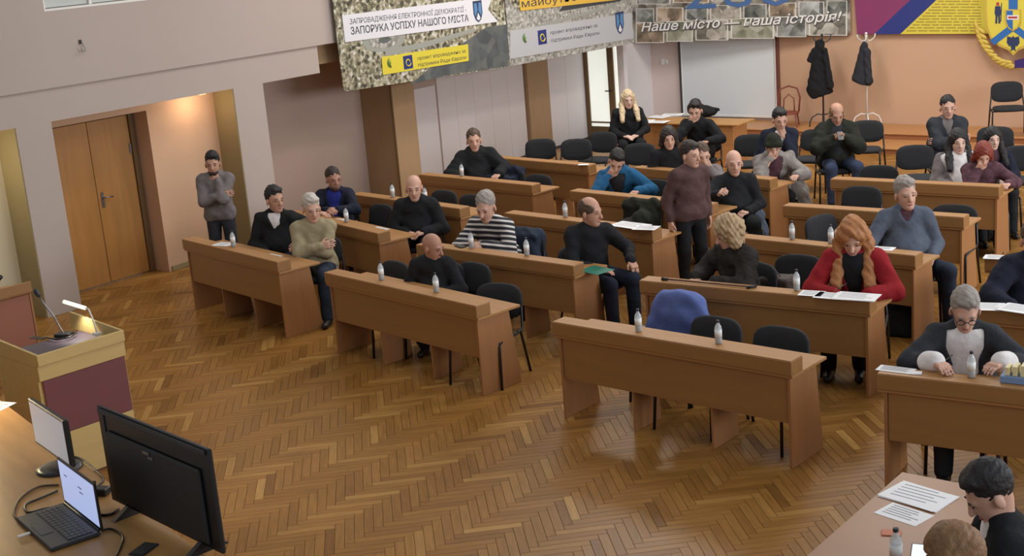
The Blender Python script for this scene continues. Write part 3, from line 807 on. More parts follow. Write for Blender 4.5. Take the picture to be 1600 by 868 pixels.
def person(key, px, py, label, s=1.05, yaw=40, lean=6, side=0, twist=0, hyaw=0, hpitch=5, hroll=0, stand=False, vox=0.0095,
           tone='fair', hair='short', hcol='hair_dark', beard=None, top='cloth_black', topname='sweater', fat=1.0, puff=0.014, wob=0.011,
           shirt=None, vneck=(0.10, 0.30), pants='cloth_black', arms=('table', 'table'), legs=None, collar=0.0, hood=False,
           chairlabel=None, chairyaw=None, glasses=False, shoes='shoe_leather', zoff=0.0, hatz=None, seat=0.475, crop=None, row=None, cuff=None):
    """arms: for the +x arm and the -x arm either a preset name or (wrist xyz in the body frame, hand direction, palm normal, pole, curl)"""
    yaw = math.radians(yaw)
    hz = 0.93 if stand else (seat+0.085*s)/s
    Hc = np.array([0, 0, hz])
    tl = 1.0
    for _it in range(7 if row else 1):
        Rl = rotz(math.radians(twist)) @ roty(math.radians(side)) @ rotx(math.radians(lean))
        u = Rl @ np.array([0, 0, tl]); rr = Rl @ np.array([1.0, 0, 0]); f = Rl @ np.array([0, -1.0, 0])
        u1 = unit(u*0.75+np.array([0, 0, 0.25])); 
        Rh = rotz(math.radians(twist+hyaw)) @ roty(math.radians(hroll)) @ rotx(math.radians(hpitch+lean*0.35))
        chest = Hc+u*0.30; neck = Hc+u*0.475
        hc = neck+unit(u*0.5+np.array([0, 0, 0.5]))*0.162+(Rh @ np.array([0, -0.028, 0]))
        HS = 1.10
        T = lambda p: hc+Rh @ (np.array(p, float)*HS)
        hr = lambda *r: tuple(v*HS for v in r)
        topz = (hc[2]+0.128*HS)*s+zoff
        base = G(px, py, topz)
        hd = rotz(yaw) @ (hc*s)
        root = np.array([base[0]-hd[0], base[1]-hd[1], zoff])
        if row:
            A_, an_, L_, _t = DESKS[row[0]]; ly = -math.sin(an_)*(root[0]-A_[0])+math.cos(an_)*(root[1]-A_[1])
            if _it < 6: tl = min(1.08, max(0.80, tl+(ly-row[1])/1.95*0.9))
    PEOPLE[key] = (root, yaw, s)
    sh = [Hc+u*0.425+rr*0.168*sx for sx in (1, -1)]
    L1, L2 = 0.285, 0.25
    wr = []; el = []; hands = []
    for i, sx in enumerate((1, -1)):
        a = arms[i]
        if isinstance(a, str):
            zt = (0.80-zoff)/s if not stand else 0.0
            P = {'table': ((sx*0.13, -0.40, zt), (-sx*0.5, -0.8, -0.05), (0, 0, -1), (sx*0.9, 0.4, -0.5), 0.35),
                 'tablewide': ((sx*0.24, -0.40, zt), (-sx*0.4, -0.9, -0.05), (0, 0, -1), (sx*0.9, 0.4, -0.5), 0.35),
                 'clasp': ((sx*0.07, -0.40, zt+0.03), (-sx*0.75, -0.6, 0.05), (-sx*0.5, 0.2, -0.8), (sx*1.0, 0.3, -0.4), 0.7),
                 'lap': ((sx*0.10, -0.26, hz+0.10), (-sx*0.7, -0.6, -0.1), (0, 0.2, -1), (sx*0.8, 0.6, -0.3), 0.5),
                 'cross': ((-sx*0.10, -0.20-0.03*i, hz+0.225+0.03*i), (-sx*0.95, 0.1, 0.15), (0, 1, 0), (sx*1.0, -0.2, -0.7), 0.4),
                 'down': ((sx*0.24, 0.02, hz-0.08), (0, -0.1, -1), (-sx, 0, 0), (sx*0.3, 0.9, 0), 0.5),
                 'chin': (None, None, None, (sx*0.6, -0.1, -0.9), 0.9),
                 'face': (None, None, None, (sx*0.8, -0.2, -0.8), 0.5)}[a]
            if P[0] is None:
                ofs = (sx*0.035, -0.085, -0.175) if a == 'chin' else (sx*0.055, -0.115, -0.115)
                wp = T(ofs); dr_ = Rh @ np.array((-sx*0.35, 0.15, 0.9)); nm = Rh @ np.array((-sx*0.25, 0.95, 0))
                a = (wp, dr_, nm, P[3], P[4])
            else: a = P
        Wt = np.array(a[0], float)
        E_, Wt = ik(sh[i], Wt, L1, L2, a[3])
        hands.append((Wt, unit(a[1]), unit(a[2]), a[4], sx)); wr.append(Wt); el.append(E_)
    hp = [Hc+np.array([sx*0.09, 0.0, -0.005]) for sx in (1, -1)]
    kn = []; an = []
    for i, sx in enumerate((1, -1)):
        if stand:
            kn.append(np.array([sx*0.105, -0.015, 0.50])); an.append(np.array([sx*0.115, 0.02, 0.085]))
        else:
            lg = (legs[i] if legs else (sx*0.14, -0.42, 0.05))          # knee x, knee y, shin forward
            kz = hz-0.02+(lg[3] if len(lg) > 3 else 0)
            kn.append(np.array([lg[0], lg[1], kz])); an.append(np.array([lg[0]*1.02, lg[1]-lg[2]+0.02, 0.085]))
    # ---- body
    B = SDF()
    def torso(S, g, k=0.05):
        S.cap(Hc-np.array([0.075, 0, 0.0]), Hc+np.array([0.075, 0, 0]), 0.105*fat+g, k=k, sq=0.92, ax=(0, 1, 0))
        S.cap(Hc+u*0.03, Hc+u*0.24, 0.135*fat+g, 0.140+g, k=k, sq=0.72*(0.5+0.5*fat), ax=f)
        S.cap(Hc+u*0.22, Hc+u*0.37, 0.142+g, 0.146+g, k=k, sq=0.70, ax=f)
        S.cap(sh[0]-rr*0.01-u*0.005, sh[1]+rr*0.01-u*0.005, 0.062+g*0.8, k=k)
        S.cap(Hc+u*0.40, Hc+u*0.47, 0.12+g*0.6, 0.065+g*0.6, k=k, sq=0.7, ax=f)
        if fat > 1.08: S.ell(Hc+u*0.13+f*0.055, (0.135*fat+g, 0.115*fat+g, 0.14+g), Rl, k=0.06)
    torso(B, -0.012)
    B.cap(neck-u*0.03, hc+Rh @ np.array([0, 0.025, -0.05]), 0.056, 0.052, k=0.03)
    B.ell(T((0, 0.016, 0.035)), hr(0.077, 0.096, 0.092), Rh, k=0.02)
    B.ell(T((0, -0.028, -0.030)), hr(0.062, 0.068, 0.088), Rh, k=0.03)
    B.ell(T((0, -0.062, -0.096)), hr(0.034, 0.030, 0.024), Rh, k=0.03)
    B.cap(T((0, -0.092, 0.012)), T((0, -0.112, -0.030)), 0.010, 0.016, k=0.012)
    B.cap(T((-0.034, -0.076, 0.022)), T((0.034, -0.076, 0.022)), 0.0145, k=0.02)
    for sx in (1, -1):
        B.ell(T((sx*0.079, 0.012, -0.018)), hr(0.010, 0.022, 0.034), Rh @ rotz(sx*0.4), k=0.010)
        B.ell(T((sx*0.033, -0.102, 0.002)), hr(0.017, 0.014, 0.012), Rh, k=0.014, op='s')
    for i in range(2):
        B.cap(sh[i], el[i], 0.046, 0.038, k=0.02); B.cap(el[i], wr[i], 0.038, 0.026, k=0.015)
        B.cap(hp[i], kn[i], 0.075, 0.055, k=0.03); B.cap(kn[i], an[i], 0.052, 0.036, k=0.02)
        B.cap(an[i]+np.array([0, 0.03, -0.05]), an[i]+np.array([0, -0.16, -0.055]), 0.032, 0.026, k=0.02)
        Wt, dr_, nm, curl, sx = hands[i]
        nm = unit(nm-dr_*np.dot(nm, dr_)); lt_ = np.cross(dr_, nm)
        Rm = np.stack([lt_, dr_, nm], 1)
        B.box(Wt+dr_*0.045, (0.033, 0.040, 0.008), Rm, 0.009, k=0.012)
        for q, (off, ln) in enumerate(((-0.032, 0.058), (-0.011, 0.074), (0.011, 0.078), (0.032, 0.070))):
            b0 = Wt+dr_*0.088+lt_*off; c1, c2 = curl*0.7, curl*1.6
            d1 = dr_*math.cos(c1)+nm*math.sin(c1); d2 = dr_*math.cos(c2)+nm*math.sin(c2)
            d1 = unit(d1+lt_*off*2.5)
            m1 = b0+d1*ln*0.52; B.cap(b0-dr_*0.01, m1, 0.0095, 0.0092, k=0.004); B.cap(m1, m1+d2*ln*0.5, 0.0092, 0.0082, k=0.003)
        ts = 1 if np.dot(lt_, np.array([-sx, 0, 0]))+0.2*lt_[2] >= 0 else -1
        t0 = Wt+dr_*0.025+lt_*ts*0.030; t1 = t0+unit(lt_*ts*0.75+dr_*0.7+nm*0.25)*0.042
        B.cap(t0, t1, 0.0125, 0.0105, k=0.008); B.cap(t1, t1+unit(dr_*0.9+lt_*ts*0.15+nm*0.3)*0.034, 0.0105, 0.0085, k=0.004)
    body = B.mesh('person', vox, skin(tone))
    po = link('person', body); tag(po, label, 'person', 'people in the council hall')
    po.location = root; po.rotation_euler = (0, 0, yaw); po.scale = (s, s, s)
    # ---- face
    bm_ = {'hair_blond': 'hair_ash', 'hair_white': 'hair_grey', None: 'hair_brown'}.get(hcol, hcol)
    e3 = Matrix([list(r) for r in Rh])
    for sx in (1, -1):
        for (me, p, rz) in ((EYE, (sx*0.033, -0.0885, 0.004), 0), (brow_mesh(bm_), (sx*0.034, -0.0935, 0.027), 0)):
            o = link(me.name.split('.')[0], me, po); o.matrix_local = Matrix.Translation(Vector(T(p))) @ e3.to_4x4()
    o = link('mouth', MOUTH, po); o.matrix_local = Matrix.Translation(Vector(T((0, -0.0925, -0.068)))) @ e3.to_4x4()
    # ---- clothing
    if crop is None or 'top' in crop:
        S = SDF(); g = puff; torso(S, g)
        for i in range(2):
            wv = unit(wr[i]-el[i])
            S.cap(sh[i], el[i], 0.050+g*1.1, 0.044+g, k=0.03); S.cap(el[i], wr[i]-wv*0.005, 0.044+g, 0.032+g*0.8, k=0.02)
        S.cap(neck-u*0.045, neck-u*0.045+u*(0.03+collar), 0.075+g*0.5, 0.066+g*0.3, k=0.02)
        if hood:
            S.cap(neck-f*0.075+rr*0.08-u*0.01, neck-f*0.075-rr*0.08-u*0.01, 0.06, k=0.04); S.cap(neck-f*0.06+rr*0.07+u*0.04, neck-f*0.02+rr*0.085-u*0.02, 0.035, k=0.04); S.cap(neck-f*0.06-rr*0.07+u*0.04, neck-f*0.02-rr*0.085-u*0.02, 0.035, k=0.04)
        S.half(Hc-np.array([0, 0, 0.085]), (0, 0, 1), 0.02)
        if stand: pass
        if shirt:
            # open front: a wedge cut down the chest shows the shirt
            w_, h_ = vneck
            for q in range(15):
                t = q/14; hh = 0.49-h_*t; ww = w_*(1-t**1.5)+0.004
                S.box(Hc+u*hh+f*0.16, (ww, 0.16, h_/28+0.004), Rl, 0.006, k=0.010, op='s')
        me = S.mesh(topname, max(vox, 0.011), top, wob, 22, sum(map(ord, key))*0.7)
        link(topname, me, po)
        if shirt:
            S = SDF(); torso(S, max(0.0, puff-0.010)); S.cap(neck-u*0.05, neck-u*0.005, 0.068, 0.060, k=0.02)
            S.half(Hc+u*0.02, u, 0.01)
            link('shirt', S.mesh('shirt', max(vox, 0.011), shirt, 0.002), po)
    for i in range(2 if cuff else 0):
        wv = unit(wr[i]-el[i]); S = SDF(); S.cap(wr[i]-wv*0.06, wr[i]-wv*0.004, 0.042+puff*1.0, 0.040+puff*0.9, k=0.01)
        link('cuff', S.mesh('cuff', 0.009, cuff, 0.003), po)
    S = SDF(); g = 0.014
    S.cap(Hc-np.array([0.075, 0, 0.005]), Hc+np.array([0.075, 0, -0.005]), 0.105*fat+g, k=0.05, sq=0.92, ax=(0, 1, 0))
    if stand: S.cap(Hc, Hc+u*0.08, 0.13*fat, k=0.04, sq=0.75, ax=f)
    for i in range(2):
        S.cap(hp[i], kn[i], 0.080+g, 0.060+g, k=0.03); S.cap(kn[i], an[i]+np.array([0, 0, 0.0]), 0.058+g, 0.048+g*0.8, k=0.03)
    link('trousers', S.mesh('trousers', max(vox, 0.012), pants, 0.006, 18, 3.1), po)
    for i in range(2):
        S = SDF(); a = an[i]
        S.cap(a+np.array([0, 0.035, -0.04]), a+np.array([0, -0.165, -0.053]), 0.042, 0.034, k=0.02); S.cap(a+np.array([0, 0.02, -0.01]), a+np.array([0, 0, -0.05]), 0.046, 0.045, k=0.02)
        S.half((0, 0, 0.003), (0, 0, 1), 0.003)
        link('shoe', S.mesh('shoe', 0.013, shoes), po)
    # ---- hair
    if hair:
        S = SDF()
        if hair in ('short', 'fringe', 'curly', 'long', 'bob', 'wavy', 'hat', 'crop'):
            g = {'short': 0.011, 'crop': 0.006, 'fringe': 0.007, 'curly': 0.034, 'long': 0.014, 'bob': 0.020, 'wavy': 0.024, 'hat': 0.030}[hair]
            if hair in ('short', 'crop'):
                t_ = 0.012 if hair == 'short' else 0.004
                S.ell(T((0, 0.026, 0.050)), hr(0.0825, 0.099, 0.090+t_), Rh)
                if hair == 'short': S.ell(T((0.012, -0.030, 0.104)), hr(0.060, 0.048, 0.030), Rh, k=0.02)
            else:
                S.ell(T((0, 0.018, 0.036)), hr(0.078+g*0.75, 0.097+g*0.8, 0.092+g*1.25), Rh)
            if hair in ('long', 'bob', 'wavy', 'curly'):
                ln = {'long': 0.27, 'bob': 0.11, 'wavy': 0.30, 'curly': 0.10}[hair]; w2 = {'long': 0.042, 'bob': 0.036, 'wavy': 0.052, 'curly': 0.048}[hair]
                S.ell(T((0, -0.125, -0.02)), hr(0.068, 0.085, 0.100), Rh, k=0.014, op='s')
                for sx in (1, -1):
                    S.cap(T((sx*0.074, 0.0, 0.05)), T((sx*0.090, 0.01, -0.07)), w2*0.75, w2, k=0.03)
                    if ln > 0.2:
                        S.cap(T((sx*0.090, 0.01, -0.07)), T((sx*0.102, -0.070, -0.15)), w2, w2, k=0.03)
                        S.cap(T((sx*0.102, -0.070, -0.15)), T((sx*0.115, -0.07, -0.15))+f*0.10+np.array([0, 0, -(ln-0.15)]), w2, w2*0.85, k=0.03)
                S.cap(T((0, 0.085, 0.02)), T((0, 0.085, 0))+np.array([0, 0.01, -ln]), 0.058, 0.055, k=0.04, sq=0.7, ax=Rh @ np.array([0, 1.0, 0]))
            else:
                if hair == 'hat': S.half(T((0, -0.084, 0.060)), Rh @ np.array([0, 0.11, 0.185]), 0.010)
                elif hair == 'fringe':
                    S.half(T((0, -0.035, -0.004)), Rh @ np.array([0, 0.085, 0.15]), 0.010)
                    S.ell(T((0, -0.114, 0.004)), hr(0.079, 0.062, 0.100), Rh, k=0.012, op='s')
                if hair == 'fringe': S.ell(T((0, -0.02, 0.11)), hr(0.066, 0.11, 0.075), Rh, k=0.02, op='s')
                if hair == 'hat': S.cap(T((-0.07, -0.07, 0.06)), T((0.07, -0.07, 0.06)), 0.035, k=0.03)
            link({'hat': 'hat'}.get(hair, 'hair'), S.mesh('hair', 0.0075, hcol, {'curly': 0.02, 'wavy': 0.016, 'hat': 0.003}.get(hair, 0.007), {'curly': 60, 'wavy': 42}.get(hair, 85), 1.7), po)
    if beard:
        S = SDF()
        S.ell(T((0, -0.052, -0.082)), hr(0.056, 0.052, 0.052), Rh); S.ell(T((0, -0.10, -0.062)), hr(0.030, 0.03, 0.010), Rh, k=0.004, op='s')
        S.half(T((0, 0, -0.05)), Rh @ np.array([0, 0.25, -1.0]), 0.01)
        link('beard', S.mesh('beard', 0.009, beard, 0.003, 70), po)
    if glasses:
        m = MB()
        for sx in (1, -1):
            m.tube([T((sx*0.034+0.024*math.cos(a), -0.108, 0.002+0.018*math.sin(a))) for a in np.linspace(0, 2*PI, 11)], 0.0028, 5, False)
            m.tube([T((sx*0.058, -0.106, 0.006)), T((sx*0.082, 0.0, 0.004))], 0.0028, 5)
        m.tube([T((-0.010, -0.110, 0.006)), T((0.010, -0.110, 0.006))], 0.0028, 5)
        m.build('glasses', 'dark_plastic', po)
    if not stand and chairlabel:
        cy = yaw if chairyaw is None else math.radians(chairyaw)
        o = rotz(cy) @ np.array([0, -0.10, 0])
        chair(root[0]+o[0], root[1]+o[1], cy, chairlabel, z=zoff)
    return po
CU = 'black padded chair under the '
person('p1', 330, 238, 'standing man in a grey sweater holding his chin by the alcove', 1.0, 35, 2, hyaw=10, hpitch=8, stand=True, hair='short', hcol='hair_black', beard='hair_dark', tone='mid', top='cloth_grey', pants='cloth_charcoal', puff=0.026,
       arms=('chin', ((0.10, -0.19, 1.19), (1, 0.05, 0.1), (0, 1, 0), (-1.0, -0.1, -0.6), 0.4)))
person('p2', 427, 292, 'seated man in a black jacket over white collar looking aside', 1.08, 35, 4, hyaw=42, hpitch=2, hair='short', hcol='hair_black', tone='mid', top='cloth_black', topname='jacket', shirt='cloth_white', vneck=(0.055, 0.13), puff=0.024, fat=1.1,
       arms=(((0.46, -0.05, 0.98), (0.8, -0.3, -0.1), (0, 0, -1), (0.3, 0.5, -0.6), 0.4), 'lap'), chairlabel=CU+'man with the white collar', row=('L1', 0.88))
person('p3', 484, 305, 'white-haired man in a beige sweater with folded arms', 1.08, 34, 5, hyaw=28, hpitch=10, hair='short', hcol='hair_white', tone='fair', top='cloth_beige', puff=0.022, fat=1.12, wob=0.010, arms=('cross', 'cross'), pants='cloth_darkblue', chairlabel=CU+'white-haired man with folded arms', row=('L1', 0.84))
person('p4', 519, 262, 'bearded man in a dark suit and blue shirt with clasped hands', 1.03, 38, 8, hyaw=28, hpitch=6, hair='crop', hcol='hair_dark', beard='hair_brown', tone='tan', top='cloth_navy', topname='jacket', shirt='cloth_blue', vneck=(0.075, 0.34), puff=0.022, fat=1.12, arms=('clasp', 'clasp'), chairlabel=CU+'bearded man in the dark suit', row=('L2', 0.76))
person('p5', 645, 274, 'bald man in black facing forward between two bottles', 1.10, 32, 8, hyaw=8, hpitch=4, hair=None, hcol='hair_dark', tone='fair', top='cloth_black', topname='jacket', puff=0.028, fat=1.1, collar=0.02, arms=('lap', 'lap'), chairlabel=CU+'bald man in black facing forward', row=('L2', 0.95))
person('p6', 757, 300, 'grey-haired man in a black and white striped sweater leaning on the desk', 1.15, 8, 22, hyaw=6, hpitch=14, hair='crop', hcol='hair_grey', tone='fair', top='cloth_striped', puff=0.022, fat=1.15, pants='cloth_darkblue', arms=('clasp', 'clasp'), collar=0.015, chairlabel=CU+'man in the striped sweater', row=('M2', 0.8))
person('p7', 674, 365, 'bald man in black turning his head away in profile', 0.98, 25, 10, hyaw=72, hpitch=14, hair=None, hcol='hair_dark', tone='tan', top='cloth_black', topname='jacket', puff=0.026, fat=1.1, collar=0.03, arms=('lap', 'lap'), legs=((0.14, -0.30, -0.12), (-0.14, -0.30, -0.12)), chairlabel=CU+'bald man turning his head away', row=('M1', 0.76))
person('p8', 739, 202, 'man in a black hooded puffer jacket beside the side wall', 1.12, 40, 3, side=-4, hyaw=5, hpitch=3, hair='crop', hcol='hair_brown', tone='fair', vox=0.011, top='cloth_black', topname='puffer_jacket', puff=0.045, wob=0.014, fat=1.2, hood=True, arms=('tablewide', 'tablewide'), chairlabel=CU+'man in the black hooded puffer', row=('L4', 0.8))
person('p9', 921, 308, 'balding man in black sitting sideways and looking aside', 1.08, 72, 8, twist=-26, hyaw=48, hpitch=4, hair='fringe', hcol='hair_brown', tone='mid', top='cloth_black', puff=0.020, fat=1.08, pants='cloth_navy',
       arms=(((0.20, -0.38, 0.68), (0, -0.6, -0.75), (0, -0.3, -0.5), (0.8, 0.4, -0.3), 0.6), 'lap'), legs=((0.17, -0.43, 0.02), (-0.10, -0.43, 0.05)), chairlabel=CU+'balding man sitting sideways', shoes='shoe_pale', row=('M2', 0.72))
person('p10', 962, 234, 'man in a teal jacket resting his face on his hand', 1.08, 28, 26, hyaw=8, hpitch=22, hroll=12, hair='short', hcol='hair_black', tone='fair', vox=0.010, top='cloth_teal', topname='jacket', shirt='cloth_charcoal', vneck=(0.08, 0.3), puff=0.028, arms=('tablewide', 'face'), hood=True, chairlabel=CU+'man in the teal jacket', row=('M4', 0.78))
person('p11', 1078, 222, 'standing woman in a brown sweater and black trousers in the aisle', 1.0, 62, 2, hyaw=18, hpitch=4, stand=True, hair='short', hcol='hair_dark', tone='fair', top='cloth_brown', puff=0.024, pants='cloth_black', fat=1.05, arms=('down', 'down'))
person('p12', 1146, 235, 'bald man in a black sweater with fist raised above the desk', 1.08, 38, 4, hyaw=2, hpitch=3, hair=None, hcol='hair_brown', tone='fair', vox=0.010, top='cloth_black', puff=0.022, fat=1.15, arms=('lap', ((-0.22, -0.40, 0.86), (0.2, -0.8, 0.5), (0.6, 0, -0.6), (-0.9, 0.2, -0.5), 1.1)), chairlabel=CU+'bald man in the black sweater', row=('M4', 0.76))
person('p13', 1044, 199, 'short-haired woman in a black turtleneck among the empty chairs', 1.05, 36, 5, hyaw=4, hair='bob', hcol='hair_dark', tone='fair', vox=0.011, top='cloth_black', puff=0.020, collar=0.035, arms=('lap', 'lap'), chairlabel=CU+'woman in the black turtleneck')
person('p14', 1086, 157, 'dark-haired man at the papered table covering his mouth', 1.08, 10, 16, hyaw=10, hpitch=14, hair='short', hcol='hair_black', tone='fair', vox=0.011, top='cloth_black', topname='jacket', puff=0.026, arms=('tablewide', 'face'), chairlabel=CU+'man at the papered table')
person('p15', 980, 141, 'blonde woman in black seated beside the glazed door', 1.06, 40, 4, hyaw=8, hpitch=6, hair='long', hcol='hair_blond', tone='pale', vox=0.011, top='cloth_black', puff=0.022, arms=('lap', 'lap'), chairlabel=CU+'blonde woman beside the glazed door')
person('p16', 1096, 224, 'person in grey half hidden behind the standing woman', 1.05, 40, 10, hyaw=5, hpitch=10, hair='crop', hcol='hair_brown', tone='fair', vox=0.011, top='cloth_grey', puff=0.022, arms=('face', 'lap'), chairlabel=CU+'person in grey behind the standing woman', row=('M4', 1.0))
person('p17', 1218, 170, 'young dark-haired man in a dark jacket propping up his chin', 1.08, 36, 10, hyaw=8, hpitch=10, hair='short', hcol='hair_black', tone='fair', vox=0.011, top='cloth_navy', topname='jacket', shirt='cloth_white', vneck=(0.045, 0.14), puff=0.026, arms=('chin', 'lap'), chairlabel=CU+'young man propping up his chin')
person('p18', 1208, 212, 'woman in a dark hat and grey coat leaning on her hand', 1.0, 36, 14, hyaw=-2, hpitch=14, hair='hat', hcol='cloth_olive', tone='fair', vox=0.011, top='cloth_greycoat', topname='coat', shirt='cloth_plum', vneck=(0.09, 0.36), puff=0.042, wob=0.016, hood=True, arms=('tablewide', 'face'), chairlabel=CU+'woman in the dark hat', row=('M5', 0.76))
person('p19', 1307, 161, 'balding man in a dark parka looking at his phone', 1.10, 34, 12, hyaw=2, hpitch=18, hair='fringe', hcol='hair_tan', tone='mid', vox=0.011, top='cloth_olive', topname='parka', shirt='cloth_charcoal', vneck=(0.05, 0.34), puff=0.046, wob=0.014, fat=1.1, hood=True, pants='cloth_jeans',
       arms=(((0.05, -0.30, 0.86), (-0.6, -0.7, 0.2), (0, 0.5, 0.9), (0.9, 0.3, -0.5), 0.6), ((-0.06, -0.32, 0.86), (0.6, -0.7, 0.2), (0, 0.5, 0.9), (-0.9, 0.3, -0.5), 0.6)), legs=((0.2, -0.42, 0.0), (-0.12, -0.44, 0.05)), chairlabel=CU+'balding man in the dark parka')
person('p20', 1138, 341, 'woman with curly blonde hair and black fur vest turned aside', 1.06, -20, 10, hyaw=-28, hpitch=16, hair='curly', hcol='hair_ash', tone='fair', top='cloth_fur', topname='fur_vest', puff=0.042, wob=0.02, arms=('table', 'table'), chairlabel=CU+'woman with curly blonde hair', row=('C2', 0.76))
person('p21', 1332, 342, 'woman with long wavy blonde hair and red jacket writing', 1.15, 20, 16, hyaw=0, hpitch=26, hair='wavy', hcol='hair_ginger', tone='fair', top='cloth_red', topname='jacket', shirt='cloth_black', vneck=(0.085, 0.36), puff=0.032, wob=0.010, arms=('table', 'table'), legs=((0.05, -0.38, -0.1), (-0.18, -0.40, -0.1)), chairlabel=CU+'woman in the red jacket', row=('C2', 0.8))
person('p22', 1415, 278, 'grey-haired man in a blue-grey sweater leaning back with an outstretched arm', 1.12, 56, -4, twist=-24, hyaw=10, hpitch=6, hroll=-6, hair='short', hcol='hair_grey', tone='fair', top='cloth_bluegrey', puff=0.022, fat=1.28, wob=0.008, pants='cloth_darkblue', shirt='cloth_plum', vneck=(0.04, 0.08), chairyaw=32, 
       arms=('lap', ((-0.50, 0.10, 0.90), (-0.9, -0.1, -0.2), (0, 0, -1), (-0.2, -0.2, -0.8), 0.3)), chairlabel=CU+'grey-haired man in the blue-grey sweater', row=('C3', 0.78))
person('p23', 1481, 150, 'dark-haired man in a dark jacket with crossed arms near the stage', 1.10, 30, 2, hyaw=2, hpitch=6, hair='crop', hcol='hair_black', tone='fair', vox=0.011, top='cloth_charcoal', topname='jacket', shirt='cloth_grey', vneck=(0.045, 0.16), puff=0.028, arms=('cross', 'cross'), chairlabel=CU+'man with crossed arms near the stage')
person('p24', 1497, 202, 'black-haired woman in a white sweater and grey jacket', 1.08, 34, -8, hyaw=2, hpitch=8, hair='long', hcol='hair_black', tone='pale', vox=0.011, top='cloth_grey', topname='jacket', shirt='cloth_white', vneck=(0.19, 0.46), puff=0.036, fat=1.1, arms=('lap', 'lap'), chairlabel=CU+'woman in the white sweater', row=('C5', 1.0))
person('p25', 1536, 223, 'red-haired woman covering her face with one hand', 0.98, 28, 14, hyaw=4, hpitch=26, hair='bob', hcol='hair_red', tone='fair', vox=0.010, top='cloth_plum', topname='blouse', puff=0.022, arms=('tablewide', 'face'), chairlabel=CU+'red-haired woman', row=('C5', 0.74))
person('p26', 1551, 199, 'dark-haired woman in a dark patterned top beside the red-haired woman', 0.98, 36, 4, hyaw=2, hpitch=4, hair='long', hcol='hair_black', tone='pale', vox=0.011, top='cloth_navy', topname='cardigan', shirt='cloth_plum', vneck=(0.06, 0.3), puff=0.026, arms=('lap', 'lap'), chairlabel=CU+'dark-haired woman in the patterned top', row=('C5', 1.5))
person('p27', 1508, 452, 'grey-haired woman in a dark cardigan and white blouse writing', 1.10, 24, 16, hyaw=2, hpitch=22, hair='short', hcol='hair_grey', tone='fair', top='cloth_charcoal', topname='cardigan', shirt='cloth_white', vneck=(0.11, 0.42), puff=0.030, fat=1.15, glasses=True, cuff='cloth_white', arms=(((0.20, -0.47, 0.84), (-0.6, -0.7, -0.05), (0, 0, -1), (0.9, 0.4, -0.5), 0.4), ((-0.20, -0.47, 0.84), (0.5, -0.8, -0.05), (0, 0, -1), (-0.9, 0.4, -0.5), 0.5)), chairlabel=CU+'grey-haired woman in the dark cardigan', row=('R1', 0.76))
person('p28', 1616, 348, 'person in a navy jacket at the edge of the rows', 1.08, 30, 4, hyaw=0, hair='short', hcol='hair_brown', tone='mid', top='cloth_navy', topname='jacket', puff=0.04, fat=1.15, arms=('lap', 'tablewide'), chairlabel=CU+'person in the navy jacket')
person('p29', 1548, 724, 'dark-haired man in a suit and tie bending over the papers', 1.10, -62, 18, hyaw=4, hpitch=30, hair='short', hcol='hair_black', tone='fair', vox=0.0085, top='cloth_black', topname='suit_jacket', shirt='cloth_white', vneck=(0.06, 0.3), puff=0.024, cuff='cloth_white', arms=('table', 'table'), collar=0.0, chairlabel=CU+'man in the suit bending over papers')
person('p30', 1490, 824, 'blonde person holding a tablet at the secretary table', 1.05, -66, 12, hyaw=0, hpitch=20, hair='bob', hcol='hair_tan', tone='fair', vox=0.0085, top='cloth_navy', topname='blouse', puff=0.02, arms=('table', 'table'), chairlabel=CU+'person holding the tablet')
# ================================================================== small things
def vrel(P, o): return [np.array(p, float)-np.array(o, float) for p in P]
# ---- bottles
def make_bottle():
    t = empty('water_bottle', (0, 0, 0))
    MB().lathe([(0.024, 0.0), (0.031, 0.006), (0.032, 0.05), (0.032, 0.135), (0.029, 0.155), (0.016, 0.178), (0.0125, 0.185), (0.0125, 0.196)], n=14).build('bottle_body', 'bottle_plastic', t, True)
    MB().lathe([(0.022, 0.003), (0.0295, 0.008), (0.0295, 0.058), (0.0, 0.058)], n=12).build('water', 'bottle_water', t, True)
    MB().lathe([(0.0327, 0.062), (0.0327, 0.128)], n=14).build('label_wrap', 'bottle_label', t, True)
    MB().lathe([(0.015, 0.194), (0.015, 0.212), (0.013, 0.214)], n=12).build('cap', 'bottle_cap', t, True)
    return t
bottle0 = make_bottle(); keep(bottle0); _fb = [True]
def bottle_at(P, label, s=0.88):
    o = bottle0 if _fb[0] else copy_tree(bottle0); _fb[0] = False
    o.location = tuple(map(float, P)); o.scale = (s, s, s); o.rotation_euler = (0, 0, random.uniform(0, 6))
    return tag(o, label, 'bottle', 'water bottles on the desks')
def ledge(key, px, py, lo=0.045, hi=0.125, z=ZD+0.008):
    A, ang, L, t = DESKS[key]; P = G(px, py, z); c, s = math.cos(ang), math.sin(ang)
    x = c*(P[0]-A[0])+s*(P[1]-A[1]); y = -s*(P[0]-A[0])+c*(P[1]-A[1])
    return dl(key, x, min(hi, max(lo, y)), z)
BL = 'small clear water bottle with white label '
